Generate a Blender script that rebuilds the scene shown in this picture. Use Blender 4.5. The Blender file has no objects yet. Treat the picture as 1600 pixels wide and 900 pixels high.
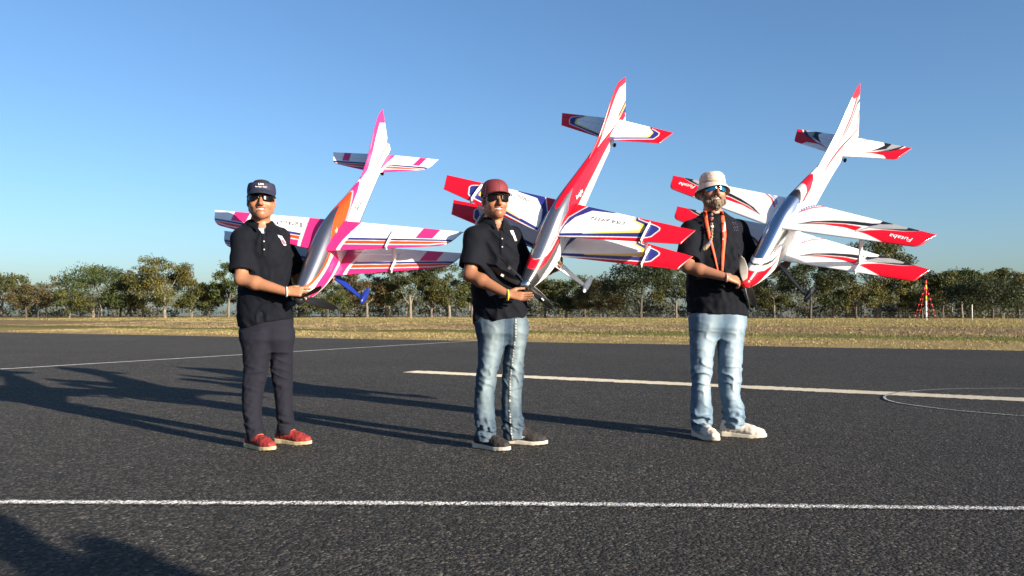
import bpy, math
import numpy as np
from mathutils import Vector, Matrix

S = bpy.context.scene
COL = S.collection
R_ = math.radians

# ------------------------------------------------------------------ camera, sky, sun, exposure
CAM_H, FPX, HOR = 0.92, 1250.0, 486.0
PITCH = math.atan((HOR - 450) / FPX)
cam_d = bpy.data.cameras.new('camera'); cam = bpy.data.objects.new('camera', cam_d); COL.objects.link(cam)
cam_d.sensor_width = 36; cam_d.lens = 36 * FPX / 1600
cam_d.clip_start = 0.05; cam_d.clip_end = 9000
cam.location = (0, 0, CAM_H); cam.rotation_euler = (math.pi / 2 + PITCH, 0, 0)
S.camera = cam

SUN_AZ, SUN_EL = R_(40.5), R_(13.8)          # towards the sun: right of and behind the camera
to_sun = Vector((math.cos(SUN_EL) * math.cos(SUN_AZ), -math.cos(SUN_EL) * math.sin(SUN_AZ), math.sin(SUN_EL)))
world = bpy.data.worlds.new('World'); S.world = world; world.use_nodes = True
wn = world.node_tree; bg = wn.nodes['Background']
sky = wn.nodes.new('ShaderNodeTexSky'); sky.sky_type = 'NISHITA'; sky.sun_disc = False
sky.sun_elevation = SUN_EL; sky.sun_rotation = math.atan2(to_sun.x, to_sun.y)
sky.altitude = 300; sky.air_density = 1.0; sky.dust_density = 1.5; sky.ozone_density = 4.4
wn.links.new(sky.outputs[0], bg.inputs[0]); bg.inputs[1].default_value = 0.069
sun_d = bpy.data.lights.new('sun', 'SUN'); sun = bpy.data.objects.new('sun', sun_d); COL.objects.link(sun)
sun_d.energy = 5.0; sun_d.angle = R_(0.53); sun_d.color = (1.0, 0.87, 0.70)
sun.location = (20, -20, 20); sun.rotation_euler = to_sun.to_track_quat('Z', 'Y').to_euler()
S.view_settings.view_transform = 'Standard'; S.view_settings.look = 'None'
S.view_settings.gamma = 1; S.view_settings.use_curve_mapping = False
S.view_settings.exposure = 1.53
S.render.engine = 'CYCLES'
S.cycles.max_bounces = 6; S.cycles.transparent_max_bounces = 8
S.cycles.use_denoising = True

# ------------------------------------------------------------------ helpers
def at(px, py, Y):
    "point at depth Y seen at pixel (px, py) of the 1600x900 photograph"
    c, s = math.cos(PITCH), math.sin(PITCH)
    x = (px - 800) / FPX; u = (450 - py) / FPX
    dy = c - u * s; dz = s + u * c
    t = Y / dy
    return np.array([x * t, Y, CAM_H + dz * t])

def gnd(px, py):
    c, s = math.cos(PITCH), math.sin(PITCH)
    x = (px - 800) / FPX; u = (450 - py) / FPX
    t = -CAM_H / (s + u * c)
    return np.array([x * t, (c - u * s) * t, 0.0])

def new_mesh(name, V, F, smooth=False, col=None, fmat=None):
    "F: (n,3) or (n,4) int array, or a list of such arrays"
    V = np.asarray(V, np.float32).reshape(-1, 3)
    Fs = F if isinstance(F, list) else [F]
    Fs = [np.asarray(f, np.int32) for f in Fs if len(f)]
    me = bpy.data.meshes.new(name)
    me.vertices.add(len(V)); me.vertices.foreach_set('co', V.ravel())
    idx = np.concatenate([f.ravel() for f in Fs]); tot = np.concatenate([np.full(len(f), f.shape[1], np.int32) for f in Fs])
    st = np.concatenate([[0], np.cumsum(tot)[:-1]]).astype(np.int32)
    me.loops.add(len(idx)); me.loops.foreach_set('vertex_index', idx)
    me.polygons.add(len(tot)); me.polygons.foreach_set('loop_start', st); me.polygons.foreach_set('loop_total', tot)
    if fmat is not None: me.polygons.foreach_set('material_index', np.asarray(fmat, np.int32))
    me.polygons.foreach_set('use_smooth', np.full(len(tot), bool(smooth)))
    me.update(calc_edges=True); me.validate()
    if col is not None:
        c = np.ones((len(V), 4), np.float32); c[:, :3] = np.asarray(col).reshape(-1, 3)
        a = me.color_attributes.new('Col', 'FLOAT_COLOR', 'POINT'); a.data.foreach_set('color', c.ravel())
    return me

def obj(name, me, mat=None, parent=None, loc=None, rot=None):
    o = bpy.data.objects.new(name, me); COL.objects.link(o)
    if mat is not None and me is not None and len(me.materials) == 0:
        for m in (mat if isinstance(mat, (list, tuple)) else [mat]): me.materials.append(m)
    if parent is not None: o.parent = parent
    if loc is not None: o.location = loc
    if rot is not None: o.rotation_euler = rot
    return o

def tag(o, label=None, cat=None, group=None, kind=None):
    if label: o['label'] = label
    if cat: o['category'] = cat
    if group: o['group'] = group
    if kind: o['kind'] = kind
    return o

def thing(name, label, cat, loc=(0, 0, 0), group=None):
    o = bpy.data.objects.new(name, None); COL.objects.link(o); o.location = loc
    o.empty_display_size = 0.1
    return tag(o, label, cat, group)

class MB:
    "collects boxes, tubes and grids into one mesh"
    def __init__(self): self.V = []; self.Q = []; self.T = []; self.n = 0
    def add(self, V, Q=None, T=None):
        V = np.asarray(V, float).reshape(-1, 3)
        if Q is not None and len(Q): self.Q.append(np.asarray(Q, int) + self.n)
        if T is not None and len(T): self.T.append(np.asarray(T, int) + self.n)
        self.V.append(V); self.n += len(V); return self
    def box(self, c, s, M=None):
        c = np.asarray(c, float); h = np.asarray(s, float) / 2
        P = np.array([[x, y, z] for x in (-1, 1) for y in (-1, 1) for z in (-1, 1)]) * h
        if M is not None: P = P @ np.asarray(M).T
        return self.add(P + c, [[0, 1, 3, 2], [4, 6, 7, 5], [0, 4, 5, 1], [2, 3, 7, 6], [0, 2, 6, 4], [1, 5, 7, 3]])
    def tube(self, pts, rad, n=6, cap=True):
        pts = np.asarray(pts, float); m = len(pts); rad = np.broadcast_to(np.asarray(rad, float), (m,))
        t = np.gradient(pts, axis=0); t /= np.linalg.norm(t, axis=1)[:, None] + 1e-12
        a = np.array([0.0, 0, 1]) if abs(t[0][2]) < .9 else np.array([1.0, 0, 0])
        u = np.cross(t, a); u /= np.linalg.norm(u, axis=1)[:, None] + 1e-12
        w = np.cross(t, u); th = np.linspace(0, 2 * np.pi, n, endpoint=False)
        P = pts[:, None] + rad[:, None, None] * (np.cos(th)[None, :, None] * u[:, None] + np.sin(th)[None, :, None] * w[:, None])
        i = np.arange(m - 1)[:, None] * n; j = np.arange(n)[None]; k = (j + 1) % n
        Q = np.stack([i + j, i + k, i + n + k, i + n + j], -1).reshape(-1, 4)
        V = P.reshape(-1, 3); T = None
        if cap:
            V = np.concatenate([V, pts[:1], pts[-1:]]); a0 = m * n
            jj = np.arange(n); kk = (jj + 1) % n
            T = np.concatenate([np.stack([kk, jj, np.full(n, a0)], -1), np.stack([(m - 1) * n + jj, (m - 1) * n + kk, np.full(n, a0 + 1)], -1)])
        return self.add(V, Q, T)
    def grid(self, P, wrap=False):
        P = np.asarray(P, float); n, m = P.shape[:2]
        i = np.arange(n - 1)[:, None] * m
        j = np.arange(m if wrap else m - 1)[None]; k = (j + 1) % m
        Q = np.stack([i + j, i + k, i + m + k, i + m + j], -1).reshape(-1, 4)
        return self.add(P.reshape(-1, 3), Q)
    def mesh(self, name, smooth=False, col=None):
        return new_mesh(name, np.concatenate(self.V), [np.concatenate(q) for q in (self.Q, self.T) if q], smooth, col)
    def build(self, name, mat, parent=None, smooth=False):
        return obj(name, self.mesh(name, smooth), mat, parent)

# ------------------------------------------------------------------ materials
def nodes(name):
    m = bpy.data.materials.new(name); m.use_nodes = True
    nt = m.node_tree; b = nt.nodes['Principled BSDF']
    return m, nt, b
def nd(nt, t, **kw):
    n = nt.nodes.new(t)
    for k, v in kw.items():
        if k.startswith('i_'):
            kk = k[2:]; n.inputs[int(kk) if kk.isdigit() else kk].default_value = v
        else: setattr(n, k, v)
    return n
def ramp(nt, fac, stops):
    r = nd(nt, 'ShaderNodeValToRGB'); el = r.color_ramp.elements
    while len(el) < len(stops): el.new(0.5)
    for e, (p, c) in zip(el, stops): e.position = p; e.color = (*c, 1) if len(c) == 3 else c
    nt.links.new(fac, r.inputs[0]); return r.outputs[0]
def mixc(nt, fac, a, b, mode='MIX'):
    n = nd(nt, 'ShaderNodeMix', data_type='RGBA', blend_type=mode)
    for s, v in ((n.inputs[0], fac), (n.inputs[6], a), (n.inputs[7], b)):
        if hasattr(v, 'is_output'): nt.links.new(v, s)
        elif isinstance(v, (int, float)): s.default_value = v
        else: s.default_value = (*v, 1)
    return n.outputs[2]
def math_(nt, op, a, b=0.0):
    n = nd(nt, 'ShaderNodeMath', operation=op)
    for s, v in ((n.inputs[0], a), (n.inputs[1], b)):
        if hasattr(v, 'is_output'): nt.links.new(v, s)
        else: s.default_value = v
    return n.outputs[0]
def noise(nt, vec, scale, detail=3, rough=.55, dist=0):
    n = nd(nt, 'ShaderNodeTexNoise', i_Scale=scale, i_Detail=detail, i_Roughness=rough, i_Distortion=dist)
    if vec is not None: nt.links.new(vec, n.inputs['Vector'])
    return n.outputs['Fac']
def objco(nt): return nd(nt, 'ShaderNodeTexCoord').outputs['Object']
def bump(nt, b, h, strength, dist):
    n = nd(nt, 'ShaderNodeBump', i_Strength=strength, i_Distance=dist)
    nt.links.new(h, n.inputs['Height']); nt.links.new(n.outputs[0], b.inputs['Normal'])
_mc = {}
def plain(name, c, rough=.5, metal=0., spec=.5, coat=0., var=.12, vs=14., bmp=0., bs=200.):
    "plain paint / cloth / skin colour with a little procedural variation"
    if name in _mc: return _mc[name]
    m, nt, b = nodes(name); co = objco(nt)
    f = noise(nt, co, vs, 4)
    k = tuple(x * (1 - var) for x in c); l = tuple(min(1, x * (1 + var)) for x in c)
    nt.links.new(ramp(nt, f, [(.3, k), (.7, l)]), b.inputs['Base Color'])
    b.inputs['Roughness'].default_value = rough; b.inputs['Metallic'].default_value = metal
    b.inputs['Specular IOR Level'].default_value = spec; b.inputs['Coat Weight'].default_value = coat
    if bmp: bump(nt, b, noise(nt, co, bs, 3), .6, bmp)
    _mc[name] = m; return m
def vcol(name, rough=.3, coat=0., metal=0., bmp=0., bs=60., spec=.5, sub=0.):
    m, nt, b = nodes(name); a = nd(nt, 'ShaderNodeVertexColor', layer_name='Col')
    co = objco(nt); f = noise(nt, co, 22, 5)
    c = mixc(nt, 1.0, a.outputs[0], ramp(nt, f, [(.3, (.93, .93, .93)), (.7, (1, 1, 1))]), 'MULTIPLY')
    nt.links.new(c, b.inputs['Base Color'])
    b.inputs['Roughness'].default_value = rough; b.inputs['Coat Weight'].default_value = coat
    b.inputs['Coat Roughness'].default_value = .08
    b.inputs['Metallic'].default_value = metal; b.inputs['Specular IOR Level'].default_value = spec
    if sub: b.inputs['Subsurface Weight'].default_value = sub; b.inputs['Subsurface Radius'].default_value = (.01, .004, .002); b.inputs['Subsurface Scale'].default_value = .5
    if bmp: bump(nt, b, noise(nt, co, bs, 4), .5, bmp)
    return m
# ------------------------------------------------------------------ the setting: field, runway, painted lines
rng = np.random.default_rng(7)
EA, EB = gnd(0, 518.5)[:2], gnd(1600, 546.5)[:2]
EDIR = (EB - EA) / np.linalg.norm(EB - EA); ENOR = np.array([-EDIR[1], EDIR[0]])
if ENOR[1] < 0: ENOR = -ENOR
EC = float(EA @ ENOR)                                   # t = p.n - EC is the distance beyond the runway edge
def st(s, t): return EDIR * s + ENOR * (EC + t)         # along / across the runway edge -> world xy
_ph = rng.uniform(0, 6.28, 24); _fr = rng.normal(0, 1, (24, 2))
def lump(x, y, wl):
    v = 0
    for k in range(8): v = v + np.sin((x * _fr[k, 0] + y * _fr[k, 1]) * 6.28 / wl / 1.4 + _ph[k])
    return v / 8 ** .5
def gz(x, y):
    "height of the field beyond the runway"
    t = x * ENOR[0] + y * ENOR[1] - EC
    z = np.clip(t / .4, -1, 1) * .045 - .035 + np.where(t > 0, .02, 0)
    k = np.clip((t - 3) / 6, 0, 1)
    z = z + k * (.02 * lump(x, y, 2.1) + .03 * lump(x, y, 9))
    z = z + .10 * np.exp(-((t - 23) / 6) ** 2) * (1 + .35 * lump(x, y, 5)) - .10 * np.exp(-((t - 27) / 4) ** 2)
    z = z - np.clip(t - 97, 0, None) * .022
    return z
tt = np.concatenate([-np.geomspace(3000, 1, 30), np.linspace(-.6, 5, 22), np.linspace(5.4, 60, 90), np.geomspace(61, 6000, 50)])
ss = np.concatenate([-np.geomspace(4000, 62, 25), np.linspace(-60, 45, 170), np.geomspace(46, 4000, 25)])
SS, TT = np.meshgrid(ss, tt); XY = EDIR[None, None] * SS[..., None] + ENOR[None, None] * (EC + TT[..., None])
ZZ = gz(XY[..., 0], XY[..., 1])
gm = MB().grid(np.concatenate([XY, ZZ[..., None]], -1)).mesh('ground', True)

m, nt, b = nodes('dry_field'); co = objco(nt)
sep = nd(nt, 'ShaderNodeVectorMath', operation='DOT_PRODUCT'); nt.links.new(co, sep.inputs[0]); sep.inputs[1].default_value = (*ENOR, 0)
st_ = nd(nt, 'ShaderNodeVectorMath', operation='DOT_PRODUCT'); nt.links.new(co, st_.inputs[0]); st_.inputs[1].default_value = (*EDIR, 0)
wob = math_(nt, 'MULTIPLY', math_(nt, 'SUBTRACT', noise(nt, co, .35, 4), .5), 5.0)
t_ = math_(nt, 'ADD', math_(nt, 'SUBTRACT', sep.outputs['Value'], EC), wob)
tn = math_(nt, 'DIVIDE', t_, 60.0)
base = ramp(nt, tn, [(0.0, (0.270, 0.213, 0.105)), (.07, (0.250, 0.195, 0.092)), (.10, (0.152, 0.145, 0.043)), (.155, (0.123, 0.123, 0.040)), (.19, (0.218, 0.167, 0.087)),
                     (.26, (0.196, 0.145, 0.083)), (.36, (0.211, 0.160, 0.087)), (.42, (0.211, 0.181, 0.066)), (.62, (0.239, 0.196, 0.076)), (.95, (0.269, 0.211, 0.094))])
clump = noise(nt, co, 1.3, 6, .7); fine = noise(nt, co, 14, 4, .7)
base = mixc(nt, 1.0, base, ramp(nt, clump, [(.28, (.62, .60, .55)), (.5, (1, 1, 1)), (.75, (1.15, 1.1, .95))]), 'MULTIPLY')
base = mixc(nt, 1.0, base, ramp(nt, fine, [(.3, (.7, .68, .62)), (.62, (1.15, 1.12, 1.05))]), 'MULTIPLY')
nt.links.new(base, b.inputs['Base Color']); b.inputs['Roughness'].default_value = .95; b.inputs['Specular IOR Level'].default_value = .1
bump(nt, b, math_(nt, 'ADD', fine, clump), 1.0, .08)
FIELD = m
tag(obj('ground', gm, FIELD), kind='structure')

# runway: chip-seal asphalt
def chip_seal(nt, co):
    "colour and relief of the stone chips"
    vo = nd(nt, 'ShaderNodeTexVoronoi', i_Scale=76.0); nt.links.new(co, vo.inputs['Vector'])
    vr = nd(nt, 'ShaderNodeTexVoronoi', i_Scale=40.0); nt.links.new(co, vr.inputs['Vector'])
    stone = ramp(nt, vo.outputs['Color'], [(0.0, (.006, .006, .006)), (.38, (.015, .0145, .014)), (.66, (.042, .040, .038)), (.88, (.092, .088, .082)), (.97, (.19, .18, .165)), (1, (.36, .34, .31))])
    big = noise(nt, co, .32, 6, .62); mid = noise(nt, co, 4.5, 5, .65); patch = noise(nt, co, 22, 3, .6)
    c = mixc(nt, 1.0, stone, ramp(nt, big, [(.3, (.80, .80, .82)), (.7, (1.18, 1.17, 1.14))]), 'MULTIPLY')
    c = mixc(nt, 1.0, c, ramp(nt, mid, [(.3, (.8, .8, .8)), (.7, (1.22, 1.2, 1.17))]), 'MULTIPLY')
    c = mixc(nt, 1.0, c, ramp(nt, patch, [(.3, (.75, .75, .75)), (.7, (1.25, 1.25, 1.25))]), 'MULTIPLY')
    h = math_(nt, 'ADD', math_(nt, 'MULTIPLY', vo.outputs['Distance'], -1.0), math_(nt, 'MULTIPLY', vr.outputs['Distance'], -.8))
    return c, math_(nt, 'ADD', h, math_(nt, 'MULTIPLY', noise(nt, co, 260, 3), .5)), vo.outputs['Distance']
def stony(b):
    b.inputs['Roughness'].default_value = .85; b.inputs['Specular IOR Level'].default_value = .25; b.inputs['Diffuse Roughness'].default_value = 1.0
m, nt, b = nodes('chip_seal'); co = objco(nt)
c, h, _ = chip_seal(nt, co); nt.links.new(c, b.inputs['Base Color']); stony(b); bump(nt, b, h, 1.0, .020)
ASPH = m
sr = np.linspace(-220, 200, 300); edge = .10 * np.sin(sr * .9) + .06 * np.sin(sr * 2.7 + 1) + rng.normal(0, .035, 300)
far = np.stack([st(s, -.05 + e) for s, e in zip(sr, edge)]); near = np.stack([st(s, -75) for s in sr])
mid_ = np.stack([st(s, -.7) for s in sr])
def z3(a, z): return np.concatenate([a, np.full((len(a), 1), z)], 1)
rw = np.stack([z3(near, 0), z3(mid_, 0), z3(far, -.022)])
tag(obj('runway', MB().grid(rw).mesh('runway'), ASPH), kind='structure')

def paint_mat(name, col, cover, sc=38):
    "line paint worn through to the stones"
    m, nt, b = nodes(name); co = objco(nt); base, h, vd = chip_seal(nt, co)
    k = math_(nt, 'ADD', math_(nt, 'MULTIPLY', noise(nt, co, sc, 5, .75), .9), math_(nt, 'MULTIPLY', vd, -.28))
    uv = nd(nt, 'ShaderNodeVertexColor', layer_name='Col')
    k = math_(nt, 'ADD', k, math_(nt, 'MULTIPLY', math_(nt, 'SUBTRACT', uv.outputs[0], .5), .5))
    f = ramp(nt, k, [(cover - .07, (0, 0, 0)), (cover + .10, (1, 1, 1))])
    nt.links.new(mixc(nt, f, base, col), b.inputs['Base Color']); stony(b); bump(nt, b, h, .9, .014)
    return m
WHITE_LINE = paint_mat('white_line_paint', (.56, .57, .59), .385)
CREAM_LINE = paint_mat('cream_line_paint', (.55, .50, .40), .10)
THIN_LINE = paint_mat('thin_chalk_paint', (.38, .39, .41), .30)
def stripe(name, pts, width, mat, z=.004, seed=0, taper=None):
    pts = np.asarray(pts, float)[:, :2]
    d = np.r_[0, np.cumsum(np.linalg.norm(np.diff(pts, axis=0), axis=1))]; n = max(60, int(d[-1] / .05))
    q = np.linspace(0, d[-1], n); p = np.stack([np.interp(q, d, pts[:, k]) for k in (0, 1)], 1)
    if len(pts) > 2:                                     # soften corners
        for _ in range(12): p[1:-1] = (p[:-2] + 2 * p[1:-1] + p[2:]) / 4
    tg = np.gradient(p, axis=0); tg /= np.linalg.norm(tg, axis=1)[:, None]; nn = np.stack([-tg[:, 1], tg[:, 0]], 1)
    r = np.random.default_rng(seed)
    w = width / 2 * (1 + .10 * r.normal(0, 1, n)) ; off = np.cumsum(r.normal(0, .0006, n))
    k = np.array([-1.25, -.75, 0, .75, 1.25])
    V = p[:, None] + nn[:, None] * (k[None, :, None] * w[:, None, None] + off[:, None, None])
    if taper: V[:taper] = V[:taper] * np.linspace(0, 1, taper)[:, None, None] + p[:taper, None] * (1 - np.linspace(0, 1, taper)[:, None, None])
    cov = np.broadcast_to(np.array([0, .62, .85, .62, 0])[None], (n, 5))
    mb = MB().grid(np.concatenate([V, np.full((n, 5, 1), z)], -1))
    o = obj(name, mb.mesh(name, False, np.repeat(cov.reshape(-1, 1), 3, 1)), mat); return tag(o, kind='structure')
stripe('runway_marking', [(-9, 4.02), (-2.45, 3.865), (0, 3.83), (2.37, 3.735), (9, 3.5)], .085, WHITE_LINE, seed=1)
stripe('runway_marking', [(-1.55, 12.18), (5.31, 8.33), (14, 3.45)], .34, CREAM_LINE, seed=2)
stripe('runway_marking', [(-24, 1.8), (-8.09, 12.67), (-5.71, 16.83), (-1.27, 24.51), (-.2, 26.4)], .11, THIN_LINE, seed=3)
loop = [(3.87, 8.3), (3.95, 8.55), (4.31, 9.02), (4.82, 9.31), (5.28, 9.46), (6.06, 9.5), (7.0, 9.3), (7.6, 8.6), (7.5, 7.6), (6.8, 6.8), (5.7, 6.45), (4.9, 6.65), (4.46, 7.0), (4.1, 7.36), (3.93, 7.7), (3.83, 8.02), (3.87, 8.3)]
stripe('runway_marking', loop, .028, THIN_LINE, z=.008, seed=4)

# grass blades: nobody could count them
def blades(name, n, t0, t1, s0, s1, h0, h1, wid, cols, label, dens=None, seed=0):
    r = np.random.default_rng(seed)
    s = r.uniform(s0, s1, n * 3); t = t0 + (t1 - t0) * r.random(n * 3)
    p = EDIR[None] * s[:, None] + ENOR[None] * (EC + t[:, None])
    vis = (p[:, 1] > 12) & (np.abs(p[:, 0]) < p[:, 1] * .68 + 3); p, t, s = p[vis], t[vis], s[vis]
    if dens is not None:
        k = r.random(len(p)) < dens(p[:, 0], p[:, 1], t, s); p, t = p[k], t[k]
    p = p[:n]; n = len(p)
    z = gz(p[:, 0], p[:, 1]) - .01; h = r.uniform(h0, h1, n) * (1 + .35 * lump(p[:, 0], p[:, 1], 1.7)).clip(.35, 2); a = r.uniform(0, 6.28, n); w = wid * r.uniform(.5, 1.4, n)
    lean = r.normal(0, .35, (n, 2)) * h[:, None]
    B = np.concatenate([p, z[:, None]], 1); o = np.stack([np.cos(a) * w, np.sin(a) * w, 0 * a], 1)
    T = B + np.concatenate([lean, h[:, None]], 1)
    V = np.stack([B - o, B + o, T], 1).reshape(-1, 3)
    c = np.asarray(cols)[r.integers(0, len(cols), n)] * r.uniform(.7, 1.2, (n, 1))
    me = new_mesh(name, V, np.arange(3 * n).reshape(n, 3), False, np.repeat(c, 3, 0))
    return tag(obj(name, me, GRASSM), label, 'grass', kind='stuff')
GRASSM = vcol('grass_blade', .9, spec=.15)
STRAW = [(0.300, 0.240, 0.120), (0.274, 0.202, 0.079), (0.245, 0.194, 0.072), (0.302, 0.238, 0.122)]
blades('mown_grass', 26000, -.08, 6, -36, 26, .02, .055, .012, STRAW, 'pale mown straw coloured grass along the runway edge', seed=1)
blades('green_grass', 13000, 4.5, 12, -40, 28, .03, .07, .016, [(0.115, 0.137, 0.036), (0.144, 0.144, 0.043), (0.086, 0.108, 0.029)], 'strip of short green grass behind the mown verge',
       dens=lambda x, y, t, s: np.exp(-((t - 8) / 2.2) ** 2) * np.clip(.25 + (s + 12) / 22, .12, 1) * (.55 + .45 * np.tanh(lump(x, y, 6) * 2)), seed=2)
blades('rough_grass', 46000, 9, 27, -50, 34, .025, .075, .018, [(0.238, 0.180, 0.094), (0.194, 0.144, 0.079), (0.274, 0.216, 0.115), (0.144, 0.108, 0.065)], 'rough dry tussocks on the low bank across the field',
       dens=lambda x, y, t, s: .35 + .65 * (lump(x, y, 2.4) > -.2), seed=3)
blades('field_grass', 42000, 24, 78, -90, 60, .03, .11, .022, [(0.245, 0.202, 0.079), (0.274, 0.223, 0.094), (0.209, 0.180, 0.065), (0.302, 0.238, 0.115)], 'dry grass of the far field running up to the trees', seed=4)
# ------------------------------------------------------------------ trees
def leaf_material():
    m, nt, b = nodes('gum_leaves'); a = nd(nt, 'ShaderNodeVertexColor', layer_name='Col')
    nt.links.new(a.outputs[0], b.inputs['Base Color']); b.inputs['Roughness'].default_value = .6; b.inputs['Specular IOR Level'].default_value = .25
    tr = nd(nt, 'ShaderNodeBsdfTranslucent'); nt.links.new(a.outputs[0], tr.inputs[0])
    mx = nd(nt, 'ShaderNodeMixShader'); mx.inputs[0].default_value = .22
    nt.links.new(b.outputs[0], mx.inputs[1]); nt.links.new(tr.outputs[0], mx.inputs[2])
    nt.links.new(mx.outputs[0], nt.nodes['Material Output'].inputs[0]); return m
LEAF = leaf_material()
def bark(name, a, c):
    m, nt, b = nodes(name); co = objco(nt)
    f = noise(nt, co, 2.2, 5, .7)
    nt.links.new(ramp(nt, f, [(.3, a), (.7, c)]), b.inputs['Base Color']); b.inputs['Roughness'].default_value = .9
    bump(nt, b, noise(nt, co, 9, 4), .6, .05); return m
BARK = dict(pale=bark('pale_gum_bark', (.09, .076, .058), (.22, .19, .15)), grey=bark('grey_gum_bark', (.07, .06, .05), (.17, .15, .125)), dark=bark('dark_bark', (.035, .03, .025), (.085, .07, .055)))
LEAFCOL = dict(olive=(0.0609, 0.0650, 0.0181), green=(0.0439, 0.0597, 0.0170), brown=(0.0748, 0.0613, 0.0267), grey=(0.0774, 0.0800, 0.0453), dark=(0.0258, 0.0352, 0.0128), gold=(0.0826, 0.0773, 0.0213))

def leaves(cent, rad, n, size, col, r):
    "leaf cards through clumps (cent: k x 3, rad: k x 3)"
    k = len(cent); w = rad[:, 0] * rad[:, 2]; idx = r.choice(k, n, p=w / w.sum())
    d = r.normal(0, 1, (n, 3)); d /= np.linalg.norm(d, axis=1)[:, None]
    q = d * (r.random(n) ** .5)[:, None]
    P = cent[idx] + q * rad[idx]
    P[:, 2] -= r.random(n) ** 2 * rad[idx, 2] * .5
    a = r.normal(0, 1, (n, 3)); a[:, 2] -= .5; a /= np.linalg.norm(a, axis=1)[:, None]
    bq = np.cross(a, r.normal(0, 1, (n, 3))); bq /= np.linalg.norm(bq, axis=1)[:, None]
    L = size * r.uniform(.6, 1.35, n); W = L * r.uniform(.3, .5, n)
    V = np.stack([P - a * L[:, None] / 2, P + bq * W[:, None] / 2, P + a * L[:, None] / 2, P - bq * W[:, None] / 2], 1)
    tone = r.uniform(.72, 1.3, k)[idx] * r.uniform(.75, 1.25, n)
    hue = r.normal(0, .10, (k, 1))[idx]
    C = np.asarray(col)[None] * tone[:, None] * np.concatenate([1 + hue, 1 + hue * .2, 1 - hue], 1)
    return V.reshape(-1, 3), np.repeat(C.clip(.004, .5), 4, 0)

def limb(r, a, b_, sag=.12, n=5):
    a, b_ = np.asarray(a), np.asarray(b_); t = np.linspace(0, 1, n)[:, None]
    L = np.linalg.norm(b_ - a); o = r.normal(0, sag * L, 3); o[2] = abs(o[2]) * .4
    return a * (1 - t) + b_ * t + o * (t * (1 - t) * 2) + r.normal(0, .012 * L, (n, 3)) * (t * (1 - t) * 4)

ORD = ['first', 'second', 'third', 'fourth', 'fifth', 'sixth', 'seventh', 'eighth', 'ninth', 'tenth', 'eleventh', 'twelfth', 'thirteenth', 'fourteenth', 'fifteenth', 'sixteenth', 'seventeenth', 'eighteenth', 'nineteenth', 'twentieth']
def ordn(i):
    if i < 20: return ORD[i]
    t = {2: 'twenty', 3: 'thirty', 4: 'forty', 5: 'fifty'}[(i + 1) // 10]
    u = (i + 1) % 10
    return (t[:-1] + 'ieth') if u == 0 else t + '-' + ORD[u - 1]

def tree(px, top, wpx, D, leaf, brk, label, shape='umbrella', seed=0, dens=1.0, lean=0.0, fork=.42):
    r = np.random.default_rng(seed * 17 + 5)
    x = (px - 800) / FPX * D; y = D; H = CAM_H + (HOR - top) / FPX * D; W = wpx / FPX * D * 1.22
    z0 = float(gz(np.array(x), np.array(y))) - .1
    H = H - z0
    root = thing('gum_tree', label, 'tree', (x, y, z0), 'trees along the far side of the field')
    # clump centres: shell of an umbrella, plus lower sprays
    n1 = int(19 * max(1, W / 6) ** .8); cz = H * (.66 if shape == 'umbrella' else .56); rz = H - cz
    th = r.uniform(0, 6.283, n1); ph = np.arccos(r.uniform(-.25 if shape == 'umbrella' else -.8, 1, n1))
    k = r.uniform(.62, .92, n1)
    C = np.stack([np.sin(ph) * np.cos(th) * W / 2 * k, np.sin(ph) * np.sin(th) * W / 2 * k * .8, cz + np.cos(ph) * rz * k * (1 if shape == 'umbrella' else 1.05)], 1)
    n2 = n1 // 3 if shape == 'umbrella' else n1 // 2
    C2 = np.stack([r.uniform(-.42, .42, n2) * W, r.uniform(-.3, .3, n2) * W, r.uniform(.28, .62, n2) * H], 1)
    C = np.concatenate([C, C2]); C[:, 0] += lean * C[:, 2]
    rad = r.uniform(.09, .19, (len(C), 1)) * W * np.array([[1, .9, .58]]) ; rad = np.minimum(rad, [[1.7, 1.6, 1.15]])
    C[:, 2] = np.minimum(C[:, 2], H - rad[:, 2] * .75)
    nleaf = int(7400 * dens * (W * H / 60) ** .8)
    V, col = leaves(C, rad, nleaf, .295, LEAFCOL[leaf], r)
    # stray twigs of leaves outside the clumps break the outline
    e = r.integers(0, len(C), 90); P = C[e] + r.normal(0, 1, (90, 3)).clip(-1.5, 1.5) * rad[e] * .72
    V2, c2 = leaves(P, np.full((90, 3), .22), 520, .24, LEAFCOL[leaf], r)
    V = np.concatenate([V, V2]); col = np.concatenate([col, c2])
    # wood
    mb = MB(); fz = H * fork * r.uniform(.85, 1.1); tr = .023 * H ** .9 + .02
    f0 = np.array([lean * fz + r.normal(0, .02) * H, r.normal(0, .02) * H, fz])
    base = limb(r, (0, 0, -.1), f0, .05, 6); rr = np.linspace(tr * 1.25, tr * .8, 6); rr[0] *= 1.25
    mb.tube(base, rr, 8)
    nl = 4 + int(r.integers(0, 3)); order = r.permutation(len(C)); hub = []
    for j in range(nl):
        tgt = C[order[j]] * np.array([.75, .75, .93]); b0 = base[-1] if j < 2 else base[int(r.integers(3, 6))]
        pts = limb(r, b0, tgt, .14, 6); mb.tube(pts, np.linspace(tr * .62, tr * .16, 6), 6); hub.append(pts)
    for j in order[nl:]:
        best = min((np.linalg.norm(C[j] - p), a, i) for a, h in enumerate(hub) for i, p in enumerate(h[2:]))
        p0 = hub[best[1]][best[2] + 2]; mb.tube(limb(r, p0, C[j], .12, 4), np.linspace(tr * .2, tr * .06, 4), 4, False)
    mb.build('trunk', BARK[brk], root, True)
    obj('crown', new_mesh('crown', V, np.arange(len(V)).reshape(-1, 4), False, col), LEAF, root)
    return root

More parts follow.
